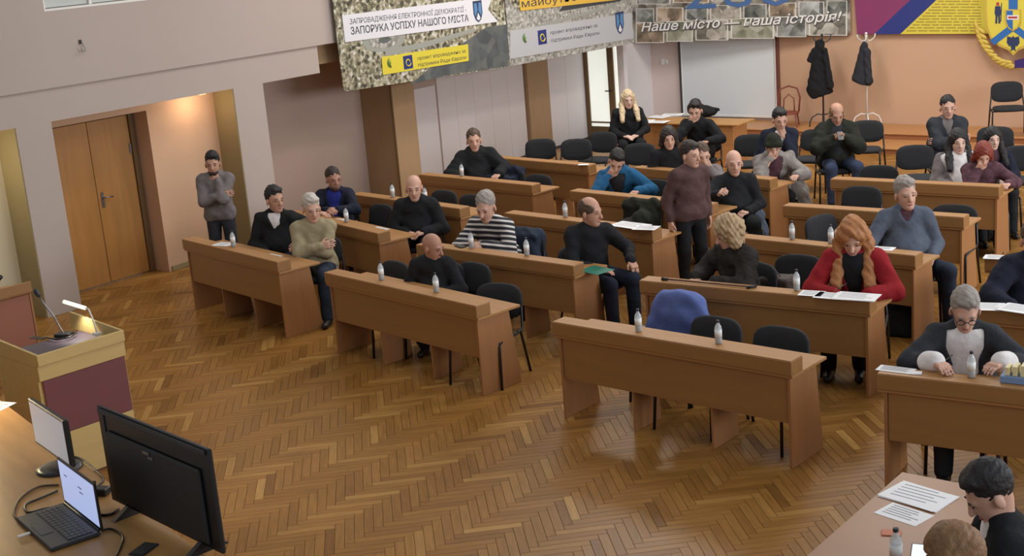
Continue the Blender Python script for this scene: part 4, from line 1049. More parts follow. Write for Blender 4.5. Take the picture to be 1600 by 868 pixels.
for key, px, py, t in (('L1', 370, 384, 'on the desk of the man with folded arms'), ('L2', 545, 346, 'in front of the bearded man in the suit'),
                       ('L3', 614, 308, 'beside the forward-facing bald man, nearer the suited man'), ('L3', 668, 313, 'behind the arm of the bald man facing forward'),
                       ('L4', 722, 275, 'before the man in the puffer jacket'), ('M1', 599, 436, 'on the aisle side of the head-turning bald man'),
                       ('M1', 682, 456, 'right in front of the head-turning bald man'), ('M2', 753, 382, 'at the hands of the man in stripes'),
                       ('M2', 840, 393, 'beside the sleeve of the man in stripes'), ('M3', 889, 337, 'beside the head of the balding man sitting sideways'),
                       ('C1', 998, 517, 'in front of the blue jacket'), ('C1', 1123, 536, 'before the two empty chairs'),
                       ('C2', 1247, 452, 'beside the papers of the red jacket woman'), ('C3', 1239, 373, 'behind the red jacket woman, before an empty stretch'),
                       ('C3', 1302, 378, 'close behind the wavy blonde hair'), ('R1', 1520, 586, 'before the grey-haired woman in the cardigan')):
    bottle_at(ledge(key, px, py), BL+t)
bottle_at(G(1400, 884, ZS), BL+'on the secretary table', 1.0)
# ---- sheets of paper
def paper(P, w, h, rz, label, n=1, cat='paper', m='paper', group=None, name='paper_sheet'):
    o = MB()
    for k in range(n):
        R = rotz(random.uniform(-0.08, 0.08)*(k > 0)); o.box((random.uniform(-0.01, 0.01)*(k > 0), random.uniform(-0.01, 0.01)*(k > 0), 0.001+k*0.0022), (w/2, h/2, 0.0008), R)
    ob = o.build(name, m); ob.location = tuple(map(float, P)); ob.rotation_euler = (0, 0, rz)
    tag(ob, label, cat, group)
    for q in range(5 if w > 0.15 and m == 'paper' else 0):                  # printed lines
        yy = h*0.36-q*h*0.15
        l_ = MB().span((-w*0.40, yy-0.0025, 0), (w*random.uniform(0.15, 0.40), yy+0.0025, 0.0006)).build('text_line', 'ink', ob)
        l_.location = (0, 0, 0.0011+(n-1)*0.0022+0.0009)
    return ob
a_ = DESKS['C2'][1]
paper(ledge('C2', 1268, 458), 0.20, 0.17, a_+0.1, 'small white sheet beside the bottle of the red jacket woman')
paper(ledge('C2', 1300, 462), 0.28, 0.19, a_+0.02, 'white sheet under the writing hands of the red jacket woman')
paper(ledge('C2', 1338, 464), 0.36, 0.22, a_+0.05, 'thick stack of white sheets at the end of the cane desk', 4)
paper(ledge('M3', 985, 352, 0.02, 0.3), 0.42, 0.24, DESKS['M3'][1], 'spread of white papers on the desk beside the standing woman', 3)
paper(ledge('M3', 1010, 357, 0.02, 0.3)+np.array([0, 0, 0.009]), 0.26, 0.20, DESKS['M3'][1]+0.3, 'single white sheet on the papers beside the standing woman')
paper(dl('M2', DESKS['M2'][2]-0.22, 0.20, ZW+0.002), 0.20, 0.22, -0.2, 'white sheet next to the green folder')
mat('green_folder', (34, 112, 92), 0.5, 0.06, 8)
paper(dl('M2', DESKS['M2'][2]+0.03, 0.30, ZW+0.003), 0.30, 0.24, -0.15, 'green folder over the desk end beside the balding man', 2, 'folder', 'green_folder', name='folder')
paper(ledge('L1', 352, 381), 0.22, 0.16, 0.2, 'crumpled white sheet by the bottle of the folded-arms man', 2)
paper(ledge('L1', 437, 397, 0.1, 0.35, ZW+0.002)+np.array([0, 0, 0.0]), 0.24, 0.20, -0.1, 'flat white sheet before the man with folded arms')
paper(ledge('L2', 590, 358, 0.1, 0.4, ZW+0.002), 0.26, 0.20, -0.2, 'white sheet on the end of the desk of the suited man')
paper(ledge('L2', 530, 343, 0.1, 0.4, ZW+0.002), 0.24, 0.18, 0.1, 'white sheet under the hands of the suited man')
paper(ledge('C3', 1385, 386), 0.20, 0.14, 0.1, 'small white card behind the wavy blonde hair')
paper(ledge('R3', 1560, 402), 0.24, 0.14, 0.2, 'white note on the desk end near the navy jacket', 2)
paper(ledge('R2', 1542, 484, 0.06, 0.4), 0.22, 0.22, 0.3, 'white sheet next to the head of the grey-haired woman')
paper(ledge('R2', 1588, 489, 0.06, 0.4), 0.30, 0.22, -0.1, 'stack of white sheets behind the grey-haired woman', 4)
paper(ledge('L5', 908, 258, 0.02, 0.1), 0.14, 0.10, 0.3, 'white napkin on the desk near the glazed door', 2)
paper(G(1436, 776, ZS)+np.array([0, 0, 0.0]), 0.36, 0.26, D(-8), 'large white printed sheets on the secretary table', 4)
paper(G(1412, 803, ZS), 0.27, 0.18, D(-12), 'white printed sheet below the large sheets on the secretary table')
paper(ledge('R1', 1432, 583)+np.array([0, 0, 0.0]), 0.07, 0.06, 0.4, 'small folded white note on the desk of the grey-haired woman', 3, 'note')
paper(ledge('R1', 1400, 577, 0.05, 0.3), 0.26, 0.12, 0.06, 'white strip of paper on the desk end of the grey-haired woman')
mat('note_red', (196, 120, 92), 0.6)
paper(G(1391, 833, ZS), 0.10, 0.07, 0.4, 'small orange and white card on the secretary table', 3, 'card', 'note_red')
for k, (px, py, w_, r_) in enumerate(((1003, 189, 0.4, 0.1), (1030, 183, 0.34, -0.2), (1052, 180, 0.36, 0.3), (1030, 192, 0.3, 0.05))):
    paper(G(px, py, 0.721)+np.array([0, 0, 0.006*k]), w_, 0.26, ta+r_, ('wide white sheet at the blonde woman\'s end of the papered table', 'tilted white sheet in the middle of the papered table', 'white stack near the screen on the papered table', 'white sheet at the front edge of the papered table')[k], 2)
# notebooks in the box on R1
mat('notebook_yellow', (226, 214, 170), 0.6); mat('notebook_blue', (120, 148, 190), 0.6)
nb = empty('paper_tray', ledge('R1', 1592, 592), DESKS['R1'][1], 'pale blue tray of yellow notes beside the grey-haired woman', 'tray')
MB().span((-0.10, -0.05, 0), (0.12, 0.08, 0.05), 0.004).build('tray', 'notebook_blue', nb)
for k in range(3): MB().span((-0.07+k*0.05, -0.04, 0.052), (-0.04+k*0.05, 0.06, 0.11+0.01*k), 0.003).build('note_pad', 'notebook_yellow', nb)
# cane on C2
a0 = ledge('C2', 1034, 436, 0.06, 0.15, ZD+0.022); a1 = ledge('C2', 1172, 452, 0.06, 0.15, ZD+0.022)
cn = empty('walking_cane', a0, 0, 'slim wooden cane with dark ends lying on the desk', 'cane')
v = a1-a0
MB().tube([v*0.03, v*0.97], 0.009, 8).build('shaft', mat('cane_wood', (96, 66, 44), 0.4), cn, True)
MB().tube([v*-0.01, v*0.06], [0.016, 0.013], 8).build('tip', 'black_plastic', cn, True)
MB().tube([v*0.94+np.array([0, -0.03, 0]), v*0.97, v*1.0+np.array([0, 0.04, 0])], 0.013, 8).build('handle', 'black_plastic', cn, True)
# phone under the striped man's hands, pens, phone of the man in the parka
def phone(P, rz, label, w=0.075, l=0.15, tilt=0):
    t = empty('phone', P, rz, label, 'phone')
    t.rotation_euler = (tilt, 0, rz)
    MB().box((0, 0, 0.005), (w/2, l/2, 0.004), None, 0.002).build('phone_body', 'black_plastic', t)
    MB().box((0, 0, 0.0094), (w/2-0.005, l/2-0.008, 0.0004)).build('phone_screen', 'dark_plastic', t)
phone(ledge('M2', 738, 379), 1.2, 'black phone in front of the hands of the man in stripes')
phone(G(225, 859, ZT_), 0.3, 'black phone lying on the presidium table near the television', 0.085, 0.13)
r_, y_, s_ = PEOPLE['p19']; q = r_+rotz(y_) @ np.array([0.0, -0.42, 0.90])*s_
phone(q, y_, 'black phone in the hands of the man in the parka', tilt=0.7)
r_, y_, s_ = PEOPLE['p30']; q = r_+rotz(y_) @ np.array([0.05, -0.50, 0.80])*s_
tb_ = empty('tablet', G(1440, 866, ZS+0.06), 0.3, 'bright white tablet held above the secretary table', 'tablet')
tb_.rotation_euler = (0.25, 0.0, 0.3)
MB().box((0, 0, 0), (0.055, 0.08, 0.004), None, 0.002).build('tablet_body', 'black_plastic', tb_)
MB().box((0, 0, 0.0046), (0.05, 0.072, 0.0006)).build('tablet_screen', mat('lit_screen', (226, 232, 240), 0.3, emit=(226, 232, 242), estr=0.8), tb_)
for key, P, rz, t in (('p21', ledge('C2', 1310, 452, 0.1, 0.2), 0.8, 'black pen in the hand of the red jacket woman'), ('p27', ledge('R1', 1470, 570, 0.1, 0.3), 1.0, 'black pen in the hand of the grey-haired woman')):
    t_ = empty('pen', P+np.array([0, 0, 0.01]), rz, t, 'pen')
    MB().tube([(0, 0, 0), (0.10, 0, 0.05)], 0.004, 6).build('barrel', 'black_plastic', t_); MB().tube([(-0.012, 0, -0.006), (0, 0, 0)], [0.001, 0.004], 6).build('pen_tip', 'grey_metal', t_)

# ---- draped clothes and bags
def chair_frame(px, py, yaw, ztop=0.83, z=0):
    P = G(px, py, z+ztop); o = rotz(yaw) @ np.array([0, 0.285, 0]); return np.array([P[0]-o[0], P[1]-o[1], z])
def drape(name, label, cat, loc, yaw, S, m, wob=0.012, wf=24, vox=0.012, parent=None):
    o = link(name, S.mesh(name, vox, m, wob, wf, len(label)*1.3)); o.location = tuple(map(float, loc)); o.rotation_euler = (0, 0, yaw)
    return tag(o, label, cat)
mat('denim_blue', (92, 110, 172), 0.8, 0.18, 9, 0.2, 60)
S = SDF(); S.cap((-0.13, 0.27, 0.83), (0.13, 0.27, 0.83), 0.06, k=0.05); S.ell((0, 0.235, 0.64), (0.27, 0.05, 0.24), None, 0.06); S.ell((0.0, 0.34, 0.60), (0.27, 0.05, 0.27), None, 0.06)
S.cap((-0.18, 0.28, 0.78), (-0.285, 0.22, 0.52), 0.055, 0.045, 0.05); S.cap((0.18, 0.28, 0.78), (0.275, 0.24, 0.52), 0.055, 0.045, 0.05)
drape('blue_jacket', 'blue jacket draped over the back of a chair', 'jacket', chair_frame(1062, 463, D(8)), D(8), S, 'denim_blue', 0.014, 15)
S = SDF(); S.ell((0, 0.02, 0.56), (0.22, 0.18, 0.12), None, 0.05); S.ell((0.12, 0.1, 0.66), (0.13, 0.12, 0.12), None, 0.06); S.cap((-0.2, 0.25, 0.80), (0.2, 0.25, 0.82), 0.07, k=0.06); S.box((0, 0.24, 0.68), (0.22, 0.05, 0.1), None, 0.02, 0.05)
drape('dark_coat', 'dark coat heaped on a chair behind the white papers', 'coat', chair_frame(1005, 315, D(-5)), D(-5), S, 'cloth_olive', 0.02, 20)
S = SDF(); S.cap((-0.25, 0.20, 0.80), (0.25, 0.22, 0.80), 0.085, k=0.06); S.box((0, 0.12, 0.62), (0.25, 0.13, 0.12), None, 0.03, 0.06); S.cap((0.2, 0.0, 0.6), (0.32, -0.05, 0.46), 0.07, k=0.05)
drape('dark_jacket', 'dark padded jacket spread over chairs beside the puffer jacket man', 'jacket', chair_frame(797, 262, D(-5)), D(-5), S, 'cloth_navy', 0.02, 20)
chair_px(797, 266, D(-5), 'black padded chair hidden under the dark padded jacket')
S = SDF(); S.cap((-0.2, 0.22, 0.82), (0.2, 0.24, 0.80), 0.08, k=0.06); S.box((0, 0.22, 0.64), (0.24, 0.08, 0.16), None, 0.03, 0.06); S.cap((0.2, 0.15, 0.7), (0.30, 0.05, 0.46), 0.07, k=0.05)
drape('navy_jacket', 'navy jacket hanging on a chair beside the man in stripes', 'jacket', chair_frame(818, 360, D(5)), D(5), S, 'cloth_darkblue', 0.02, 20)
chair_px(818, 364, D(5), 'black padded chair under the navy jacket beside the striped man')
mat('bag_brown', (66, 54, 48), 0.7, 0.2, 10)
bgx = chair_frame(1246, 402, D(5))
S = SDF(); S.box((-0.09, -0.02, 0.60), (0.12, 0.07, 0.085), None, 0.04, 0.03); S.cap((-0.16, -0.03, 0.70), (-0.10, -0.04, 0.78), 0.012, k=0.01); S.cap((-0.10, -0.04, 0.78), (-0.02, -0.03, 0.70), 0.012, k=0.01)
drape('shoulder_bag', 'brown shoulder bag on the chair beside the red jacket woman', 'bag', bgx, D(5), S, 'bag_brown', 0.008, 26, 0.009)
P = G(1404, 528, 0.0)
S = SDF(); S.box((0, 0, 0.15), (0.13, 0.06, 0.12), None, 0.03, 0.03); S.cap((-0.08, 0, 0.28), (0, 0, 0.42), 0.012, k=0.01); S.cap((0.08, 0, 0.28), (0, 0, 0.42), 0.012, k=0.01)
drape('handbag', 'black handbag on the floor beside the red jacket woman', 'bag', (P[0], P[1]+0.1, 0), 0.2, S, 'cloth_black', 0.008, 26, 0.01)
r_, y_, s_ = PEOPLE['p12']
S = SDF(); S.cap((0.22, 0.20, 0.80), (0.30, 0.16, 0.30), 0.06, 0.10, 0.05, sq=0.6, ax=(0, 1, 0)); S.cap((0.05, 0.26, 0.84), (0.24, 0.22, 0.82), 0.05, k=0.05); S.cap((0.28, 0.18, 0.5), (0.33, 0.15, 0.16), 0.09, 0.11, 0.05, sq=0.5, ax=(0, 1, 0))
drape('grey_coat', 'grey quilted coat hanging on the chair of the bald black-sweater man', 'coat', r_, y_, S, 'cloth_bluegrey', 0.02, 26)
r_, y_, s_ = PEOPLE['p18']
S = SDF(); S.cap((0.24, 0.10, 0.98), (0.33, 0.12, 0.5), 0.06, 0.11, 0.05, sq=0.6, ax=(0, 1, 0)); S.cap((0.32, 0.12, 0.55), (0.40, 0.08, 0.14), 0.12, 0.15, 0.05, sq=0.5, ax=(0, 1, 0)); S.cap((0.20, 0.2, 0.80), (0.34, 0.14, 0.6), 0.07, k=0.05)
drape('long_coat', 'long pale grey coat hanging down beside the woman in the dark hat', 'coat', r_, y_, S, 'cloth_greycoat', 0.022, 24)
# black bag on the papered table
P = G(1108, 181, 0.72)
S = SDF(); S.ell((0, 0, 0.09), (0.28, 0.16, 0.10), None, 0.05); S.ell((-0.16, 0.05, 0.15), (0.14, 0.12, 0.10), None, 0.06); S.cap((0.05, 0, 0.16), (0.30, 0, 0.12), 0.03, k=0.03)
drape('black_bag', 'black bag lying on the papered table behind the dark-haired man', 'bag', (P[0]-0.1, P[1]-0.05, 0.715), ta, S, 'cloth_black', 0.012, 22, 0.014)

# ---- coat racks on the stage
def rack(px, py, label, m, coatlabel, coat):
    P = G(px, py, S2Z); P[1] = min(P[1], YB-(0.44 if coat == 1 else 0.30))
    d = ray(px, py); P[0] = d[0]/d[1]*P[1]
    t = empty('coat_rack', (P[0], P[1], S2Z), 0, label, 'coat rack')
    MB().tube([(0, 0, 0.06), (0, 0, 1.72)], 0.016, 10).build('pole', m, t, True)
    for k in range(4):
        a = k*PI/2+0.5; c, s = math.cos(a), math.sin(a)
        MB().tube([(c*0.01, s*0.01, 0.22), (c*0.10, s*0.10, 0.24), (c*0.20, s*0.20, 0.18), (c*0.24, s*0.24, 0.08), (c*0.245, s*0.245, 0.005)], 0.012, 8).build('foot', m, t, True)
        MB().tube([(0, 0, 1.62), (c*0.07, s*0.07, 1.60), (c*0.14, s*0.14, 1.66), (c*0.155, s*0.155, 1.73)], 0.010, 8).build('hook', m, t, True)
    MB().ell((0, 0, 1.74), (0.025, 0.025, 0.025)).build('knob', m, t, True)
    S = SDF()
    if coat == 1:
        S.cap((-0.02, -0.07, 1.58), (-0.03, -0.08, 0.72), 0.09, 0.25, 0.05, sq=0.42, ax=(0, 1, 0)); S.cap((-0.13, -0.06, 1.44), (-0.20, -0.09, 1.28), 0.06, 0.05, 0.04); S.cap((0.10, -0.10, 1.46), (0.20, -0.13, 0.80), 0.055, 0.06, 0.03)
        S.half((0.1, 0, 0.62), (-0.35, 0, 1), 0.02)
    else:
        S.cap((0.0, -0.07, 1.52), (-0.05, -0.08, 0.88), 0.07, 0.20, 0.05, sq=0.45, ax=(0, 1, 0)); S.cap((0.06, -0.09, 1.42), (0.10, -0.14, 0.86), 0.06, 0.055, 0.03)
        S.half((0.0, 0, 0.80), (0.25, 0, 1), 0.02)
    t.scale = (1, 1, 0.93)
    hc_ = drape('hanging_coat', coatlabel, 'coat', (P[0], P[1], S2Z), 0, S, 'cloth_black' if coat == 1 else 'cloth_charcoal', 0.018, 20, 0.014)
    hc_.scale = (1, 1, 0.93)
rack(1287, 192, 'dark metal coat rack next to the projection screen', 'dark_plastic', 'long black coat hanging from the dark coat rack', 1)
rack(1355, 193, 'white metal coat rack with curved feet on the stage', 'white_metal', 'short dark jacket hanging from the white coat rack', 2)

# ---- lectern lamp and microphone
mi = empty('microphone', (0, 0, 0), 0, 'gooseneck microphone on the sloping top of the lectern', 'microphone')
b0 = G(100, 524, 1.03); h0 = ony(57, 456, b0[1]+0.05)
mi.location = tuple(b0)
MB().box((0, 0, 0.012), (0.07, 0.05, 0.014), rotz(0.5), 0.006).build('base', 'black_plastic', mi)
q = h0-b0
MB().tube([(0, 0, 0.02), q*0.35+np.array([0, 0, 0.04]), q*0.75, q*0.92], 0.008, 8).build('gooseneck', 'grey_metal', mi, True)
MB().tube([q*0.90, q*0.93, q*1.02, q*1.06], [0.012, 0.02, 0.024, 0.015], 10).build('capsule', 'dark_plastic', mi, True)
MB().tube([(0.02, 0.03, 0.02), (0.10, 0.06, 0.02), (0.14, -0.04, 0.015), (0.08, -0.12, 0.01), (-0.08, -0.12, 0.01)], 0.007, 6).build('cable', 'black_plastic', mi, True)
b1 = G(152, 523, 1.06); e1 = ony(133, 481, b1[1]); e2 = ony(100, 471, b1[1]-0.02)
ll = empty('lectern_lamp', b1, 0, 'slim white gooseneck reading lamp clipped to the lectern', 'lamp')
MB().box((0, 0, 0.012), (0.03, 0.03, 0.012), None, 0.004).build('clip', 'white_metal', ll)
q1, q2 = e1-b1, e2-b1
MB().tube([(0, 0, 0.02), q1*0.45+np.array([0.03, 0, 0.02]), q1*0.85+np.array([0.03, 0, 0.03]), q1], 0.007, 8).build('arm', 'white_metal', ll, True)
MB().tube([q1, q2], 0.017, 10).build('lamp_head', mat('lamp_white', (240, 240, 232), 0.4, emit=(255, 248, 225), estr=1.0), ll, True)
sp = bpy.data.lights.new('lectern_lamp_light', 'SPOT'); sp.energy = 9; sp.color = (1.0, 0.95, 0.80); sp.spot_size = 1.9; sp.spot_blend = 0.6; sp.shadow_soft_size = 0.03
so_ = bpy.data.objects.new('lectern_lamp_light', sp); C.objects.link(so_); so_.location = tuple((e1+e2)/2-np.array([0, 0, 0.03]))
# papers on the lectern
paper(G(60, 528, 1.022), 0.16, 0.06, 0.2, 'dark eyeglass case on the lectern', 3, 'case', 'black_plastic', name='eyeglass_case')
# microphone tip on the side desk
P = G(0, 441, ZD)
sm = empty('desk_microphone', (P[0]-0.05, P[1], 0.746), 0, 'black desk microphone at the end of the small side desk', 'microphone')
MB().box((0, 0, 0.015), (0.06, 0.05, 0.015), None, 0.005).build('base', 'black_plastic', sm); MB().tube([(0, 0, 0.03), (0, 0.02, 0.12), (0.04, 0.02, 0.17)], [0.01, 0.01, 0.03], 8).build('capsule', 'black_plastic', sm, True)

# ---- laptop, monitor and television on the presidium table
def frame_at(pa, pb, z):
    A = G(*pa, z); B = G(*pb, z); d = (B-A)[:2]; return A, math.atan2(d[1], d[0]), float(np.hypot(*d))
A, ang, wd_ = frame_at((99.5, 788), (157.6, 834.5), ZT_+0.008)
A2 = G(34.8, 817, ZT_+0.008); dep = float(np.linalg.norm((A2-A)[:2]))
lp = empty('laptop', (A[0], A[1], ZT_), ang, 'open black laptop with bright screen on the presidium table', 'laptop')
MB().box((wd_/2, -dep/2, 0.012), (wd_/2, dep/2, 0.010), None, 0.005).build('laptop_base', 'dark_plastic', lp)
kb = MB().box((wd_/2, -dep*0.36, 0.0228), (wd_*0.44, dep*0.26, 0.0008)).build('keyboard', 'black_plastic', lp)
mat('key_cap', (52, 54, 58), 0.5)
for r in range(5):
    for c in range(13):
        MB().box((wd_*0.09+c*wd_*0.0685, -dep*0.16-r*dep*0.10, 0.0245), (wd_*0.030, dep*0.042, 0.0012), None, 0.0005).build('key', 'key_cap', kb)
MB().box((wd_*0.5, -dep*0.80, 0.0228), (wd_*0.14, dep*0.12, 0.0008)).build('touchpad', 'dark_grey', lp)
MB().tube([(0.02, 0.0, 0.024), (wd_-0.02, 0.0, 0.024)], 0.008, 8).build('hinge', 'dark_plastic', lp, True)
scn = MB().box((wd_/2, 0.012, 0.150), (wd_/2, 0.006, 0.126), None, 0.003).build('lid', 'black_plastic', lp)
def screen_mat(name, col, strength):
    m = mat(name, col, 0.3, emit=col, estr=strength); return m
MB().box((wd_/2, 0.0052, 0.152), (wd_/2-0.014, 0.0006, 0.112)).build('laptop_screen', screen_mat('laptop_glow', (176, 190, 232), 0.75), scn)
for (x0, z0, w0) in ((0.10, 0.20, 0.04), (0.30, 0.19, 0.05), (0.31, 0.165, 0.05)):
    MB().box((x0, 0.0042, z0), (w0*0.5, 0.0004, 0.003)).build('screen_text', mat('screen_ink', (120, 134, 180), 0.5), scn)
us = MB().box((0.44*wd_, -dep-0.035, 0.012), (0.009, 0.032, 0.005), None, 0.002).build('usb_stick', 'white_metal'); us.location = lp.location; us.rotation_euler = lp.rotation_euler
tag(us, 'white memory stick plugged into the front of the laptop', 'memory stick')
A, ang, wd_ = frame_at((54.7, 689.5), (108, 727.6), ZT_+0.10)
mo = empty('monitor', (A[0], A[1], ZT_), ang, 'desktop monitor with pale screen on the presidium table', 'monitor')
MB().box((wd_/2, 0.02, 0.225), (wd_/2+0.012, 0.016, 0.138), None, 0.006).build('monitor_housing', 'black_plastic', mo)
MB().box((wd_/2, 0.0035, 0.228), (wd_/2-0.004, 0.0008, 0.122)).build('monitor_screen', screen_mat('monitor_glow', (168, 172, 182), 0.42), mo)
MB().box((wd_/2, 0.05, 0.09), (0.03, 0.015, 0.09), None, 0.006).build('stand_neck', 'black_plastic', mo)
MB().lathe([(0.0, 0.0), (0.13, 0.001), (0.13, 0.008), (0.10, 0.016), (0.0, 0.016)], (wd_/2, 0.03, 0.0005), 20).build('stand_base', 'black_plastic', mo, True)
A, ang, wd_ = frame_at((172.5, 782), (345, 868), ZT_+0.03)
tv = empty('television', (A[0], A[1], ZT_), ang, 'large flat television seen from behind on the presidium table', 'television')
MB().box((wd_/2, 0.02, 0.295), (wd_/2, 0.010, 0.262), None, 0.004).build('panel_back', 'black_plastic', tv)
MB().box((wd_/2, 0.035, 0.295), (wd_/2-0.01, 0.004, 0.252), None, 0.002).build('tv_screen', 'dark_plastic', tv)
MB().box((wd_*0.5, 0.002, 0.25), (wd_*0.42, 0.012, 0.19), None, 0.009).build('rear_housing', mat('tv_back', (34, 35, 37), 0.5, 0.06, 6), tv)
MB().box((wd_*0.5, 0.005, 0.535), (wd_*0.48, 0.008, 0.012), None, 0.004).build('top_rail', 'dark_plastic', tv)
MB().box((0.06, 0.008, 0.30), (0.006, 0.004, 0.22), None, 0.002).build('rib', 'dark_plastic', tv)
lg = MB(); lg.box((0.50, -0.0125, 0.42), (0.030, 0.004, 0.008)); lg.box((0.54, -0.0125, 0.40), (0.022, 0.004, 0.008)); lg.build('badge', 'grey_metal', tv)
for x in (0.18, wd_-0.18): 
    MB().prism([(x, -0.10, 0.0), (x, 0.14, 0.0), (x, 0.03, 0.06), (x, -0.0, 0.06)], (0.03, 0, 0)).build('stand_foot', 'black_plastic', tv)
# cables
def cable(pts, label, r=0.006, m='black_plastic', name='cable'):
    P = [G(px, py, ZT_+0.007+dz) for px, py, dz in pts]; o = P[0].copy()
    Q = []
    for i in range(len(P)-1):
        for k in range(6):
            t = k/6; p0, p1, p2, p3 = P[max(i-1, 0)], P[i], P[i+1], P[min(i+2, len(P)-1)]
            Q.append(0.5*((2*p1)+(-p0+p2)*t+(2*p0-5*p1+4*p2-p3)*t*t+(-p0+3*p1-3*p2+p3)*t**3)-o)
    Q.append(P[-1]-o)
    ob = MB().tube(Q, r, 6).build(name, m, None, True); ob.location = tuple(o)
    return tag(ob, label, 'cable')
cable([(92, 757, 0), (60, 760, 0), (32, 778, 0), (22, 800, 0), (30, 812, 0), (40, 806, 0)], 'brown cable looping on the table behind the laptop', 0.006, mat('cable_brown', (84, 62, 44), 0.5))
cable([(90, 766, 0), (62, 778, 0), (40, 788, 0), (44, 800, 0), (70, 794, 0), (96, 790, 0)], 'thin dark cable curling at the hinge of the laptop')
cable([(112, 712, 0.0), (130, 718, 0), (150, 735, 0), (162, 748, 0), (150, 760, 0)], 'black cable running from the monitor to the television')
cable([(150, 752, 0), (135, 756, 0), (128, 768, 0), (150, 800, 0), (172, 803, 0), (186, 795, 0)], 'black power lead with adapter beneath the television', 0.007)
cable([(158, 828, 0), (175, 826, 0), (192, 838, 0), (188, 856, 0), (178, 875, 0)], 'thin black lead curving from the right side of the laptop')
ad = MB().box((0, 0, 0.022), (0.06, 0.03, 0.02), rotz(0.4), 0.006).build('power_adapter', 'black_plastic'); ad.location = tuple(G(155, 772, ZT_)); tag(ad, 'black power adapter among the cables on the presidium table', 'adapter')
P = G(20, 640, ZT_)
paper(G(-8, 634, ZT_), 0.22, 0.16, 0.3, 'white sheet at the lit far corner of the presidium table')
lamp('presidium_lamp_light', tuple(G(-50, 640, ZT_)+np.array([0, -0.15, 0.45])), 26, (1.0, 0.82, 0.5), 0.05)
tl_ = empty('desk_lamp', G(-75, 640, ZT_), 0, 'small desk lamp at the far end of the presidium table', 'lamp')
MB().lathe([(0.0, 0.0), (0.09, 0.0), (0.09, 0.015), (0.012, 0.03), (0.012, 0.5), (0.0, 0.5)], n=14).build('base', 'white_metal', tl_, True)
MB().lathe([(0.10, 0.49), (0.04, 0.60), (0.0, 0.605)], n=14).build('shade', 'white_metal', tl_, True)
# ================================================================== banners, lettering and the coat of arms
def text_mesh(s, bold=0.0):
    cu = bpy.data.curves.new('lettering', 'FONT'); cu.body = s; cu.size = 1.0; cu.resolution_u = 2; cu.offset = bold
    o = bpy.data.objects.new('lettering', cu); C.objects.link(o)
    bpy.context.view_layer.update()
    me = bpy.data.meshes.new_from_object(o.evaluated_get(bpy.context.evaluated_depsgraph_get()))
    bpy.data.objects.remove(o); return me
def lettering(parent, s, p0, p1, h, nrm, m, off=0.014, shear=0.0, wid=0.0, bold=0.0, name='lettering'):
    """text whose baseline runs from p0 to p1 (world), capital height h"""
    me = text_mesh(s, bold); n = len(me.vertices); co = np.zeros(n*3); me.vertices.foreach_get('co', co); co = co.reshape(-1, 3)
    x0, x1 = co[:, 0].min(), co[:, 0].max(); p0 = np.array(p0, float); p1 = np.array(p1, float)
    ux = (p1-p0)/(x1-x0); uz = np.array([0, 0, 1.0])*h/0.72
    loc = np.array(parent.location)
    X = p0+(co[:, 0]-x0)[:, None]*ux+co[:, 1][:, None]*(uz+unit(p1-p0)*shear*h/0.72)+np.array(nrm)*off-loc
    polys = [tuple(p.vertices) for p in me.polygons]
    gaps = []; cm = None
    for a, b in sorted((min(co[v, 0] for v in f), max(co[v, 0] for v in f)) for f in polys):
        if cm is not None and a-cm > 0.17: gaps.append((a+cm)/2)
        cm = b if cm is None else max(cm, b)
    word = np.searchsorted(gaps, co[:, 0])
    for w in range(len(gaps)+1):
        ids = np.nonzero(word == w)[0]; remap = {int(a): b for b, a in enumerate(ids)}
        mw = bpy.data.meshes.new('word'); mw.from_pydata([tuple(X[a]) for a in ids], [], [tuple(remap[a] for a in f) for f in polys if f[0] in remap])
        mw.materials.append(MATS[m]); link('word', mw, parent)
    bpy.data.meshes.remove(me)
def poly_on(parent, P, nrm, t0, t1, m, name):
    loc = np.array(parent.location); nrm = np.array(nrm, float)
    return MB().prism([np.array(p)-loc+nrm*t0 for p in P], nrm*(t1-t0)).build(name, m, parent)
def photo_mat(name, cols, scale, seed):
    m = bpy.data.materials.new(name); m.use_nodes = True; nt = m.node_tree; n = nt.nodes; b = n['Principled BSDF']; L = nt.links.new
    tc = n.new('ShaderNodeTexCoord'); mp = n.new('ShaderNodeMapping'); mp.inputs['Location'].default_value = (seed, seed*1.7, seed*0.3); L(tc.outputs['Object'], mp.inputs[0])
    v = n.new('ShaderNodeTexVoronoi'); v.inputs['Scale'].default_value = scale; L(mp.outputs[0], v.inputs['Vector'])
    ns = n.new('ShaderNodeTexNoise'); ns.inputs['Scale'].default_value = scale*0.7; ns.inputs['Detail'].default_value = 7; L(mp.outputs[0], ns.inputs['Vector'])
    sp_ = n.new('ShaderNodeSeparateColor'); L(v.outputs['Color'], sp_.inputs[0])
    mx = n.new('ShaderNodeMix'); mx.inputs[0].default_value = 0.68; L(sp_.outputs[0], mx.inputs[2]); L(ns.outputs['Fac'], mx.inputs[3])
    r = n.new('ShaderNodeValToRGB'); e = r.color_ramp.elements
    ps = np.linspace(0.28, 0.74, len(cols))
    e[0].position = ps[0]; e[0].color = (*srgb(cols[0]), 1); e[1].position = ps[-1]; e[1].color = (*srgb(cols[-1]), 1)
    for p, c in list(zip(ps, cols))[1:-1]: q = e.new(p); q.color = (*srgb(c), 1)
    L(mx.outputs[0], r.inputs[0]); L(r.outputs[0], b.inputs['Base Color']); b.inputs['Roughness'].default_value = 0.55
    MATS[name] = m
photo_mat('photo_city', [(52, 52, 46), (104, 100, 80), (150, 144, 118), (186, 182, 162), (222, 220, 212)], 20, 1.0)
photo_mat('photo_city_pale', [(112, 112, 108), (150, 148, 140), (178, 176, 168), (210, 208, 204)], 22, 5.0)
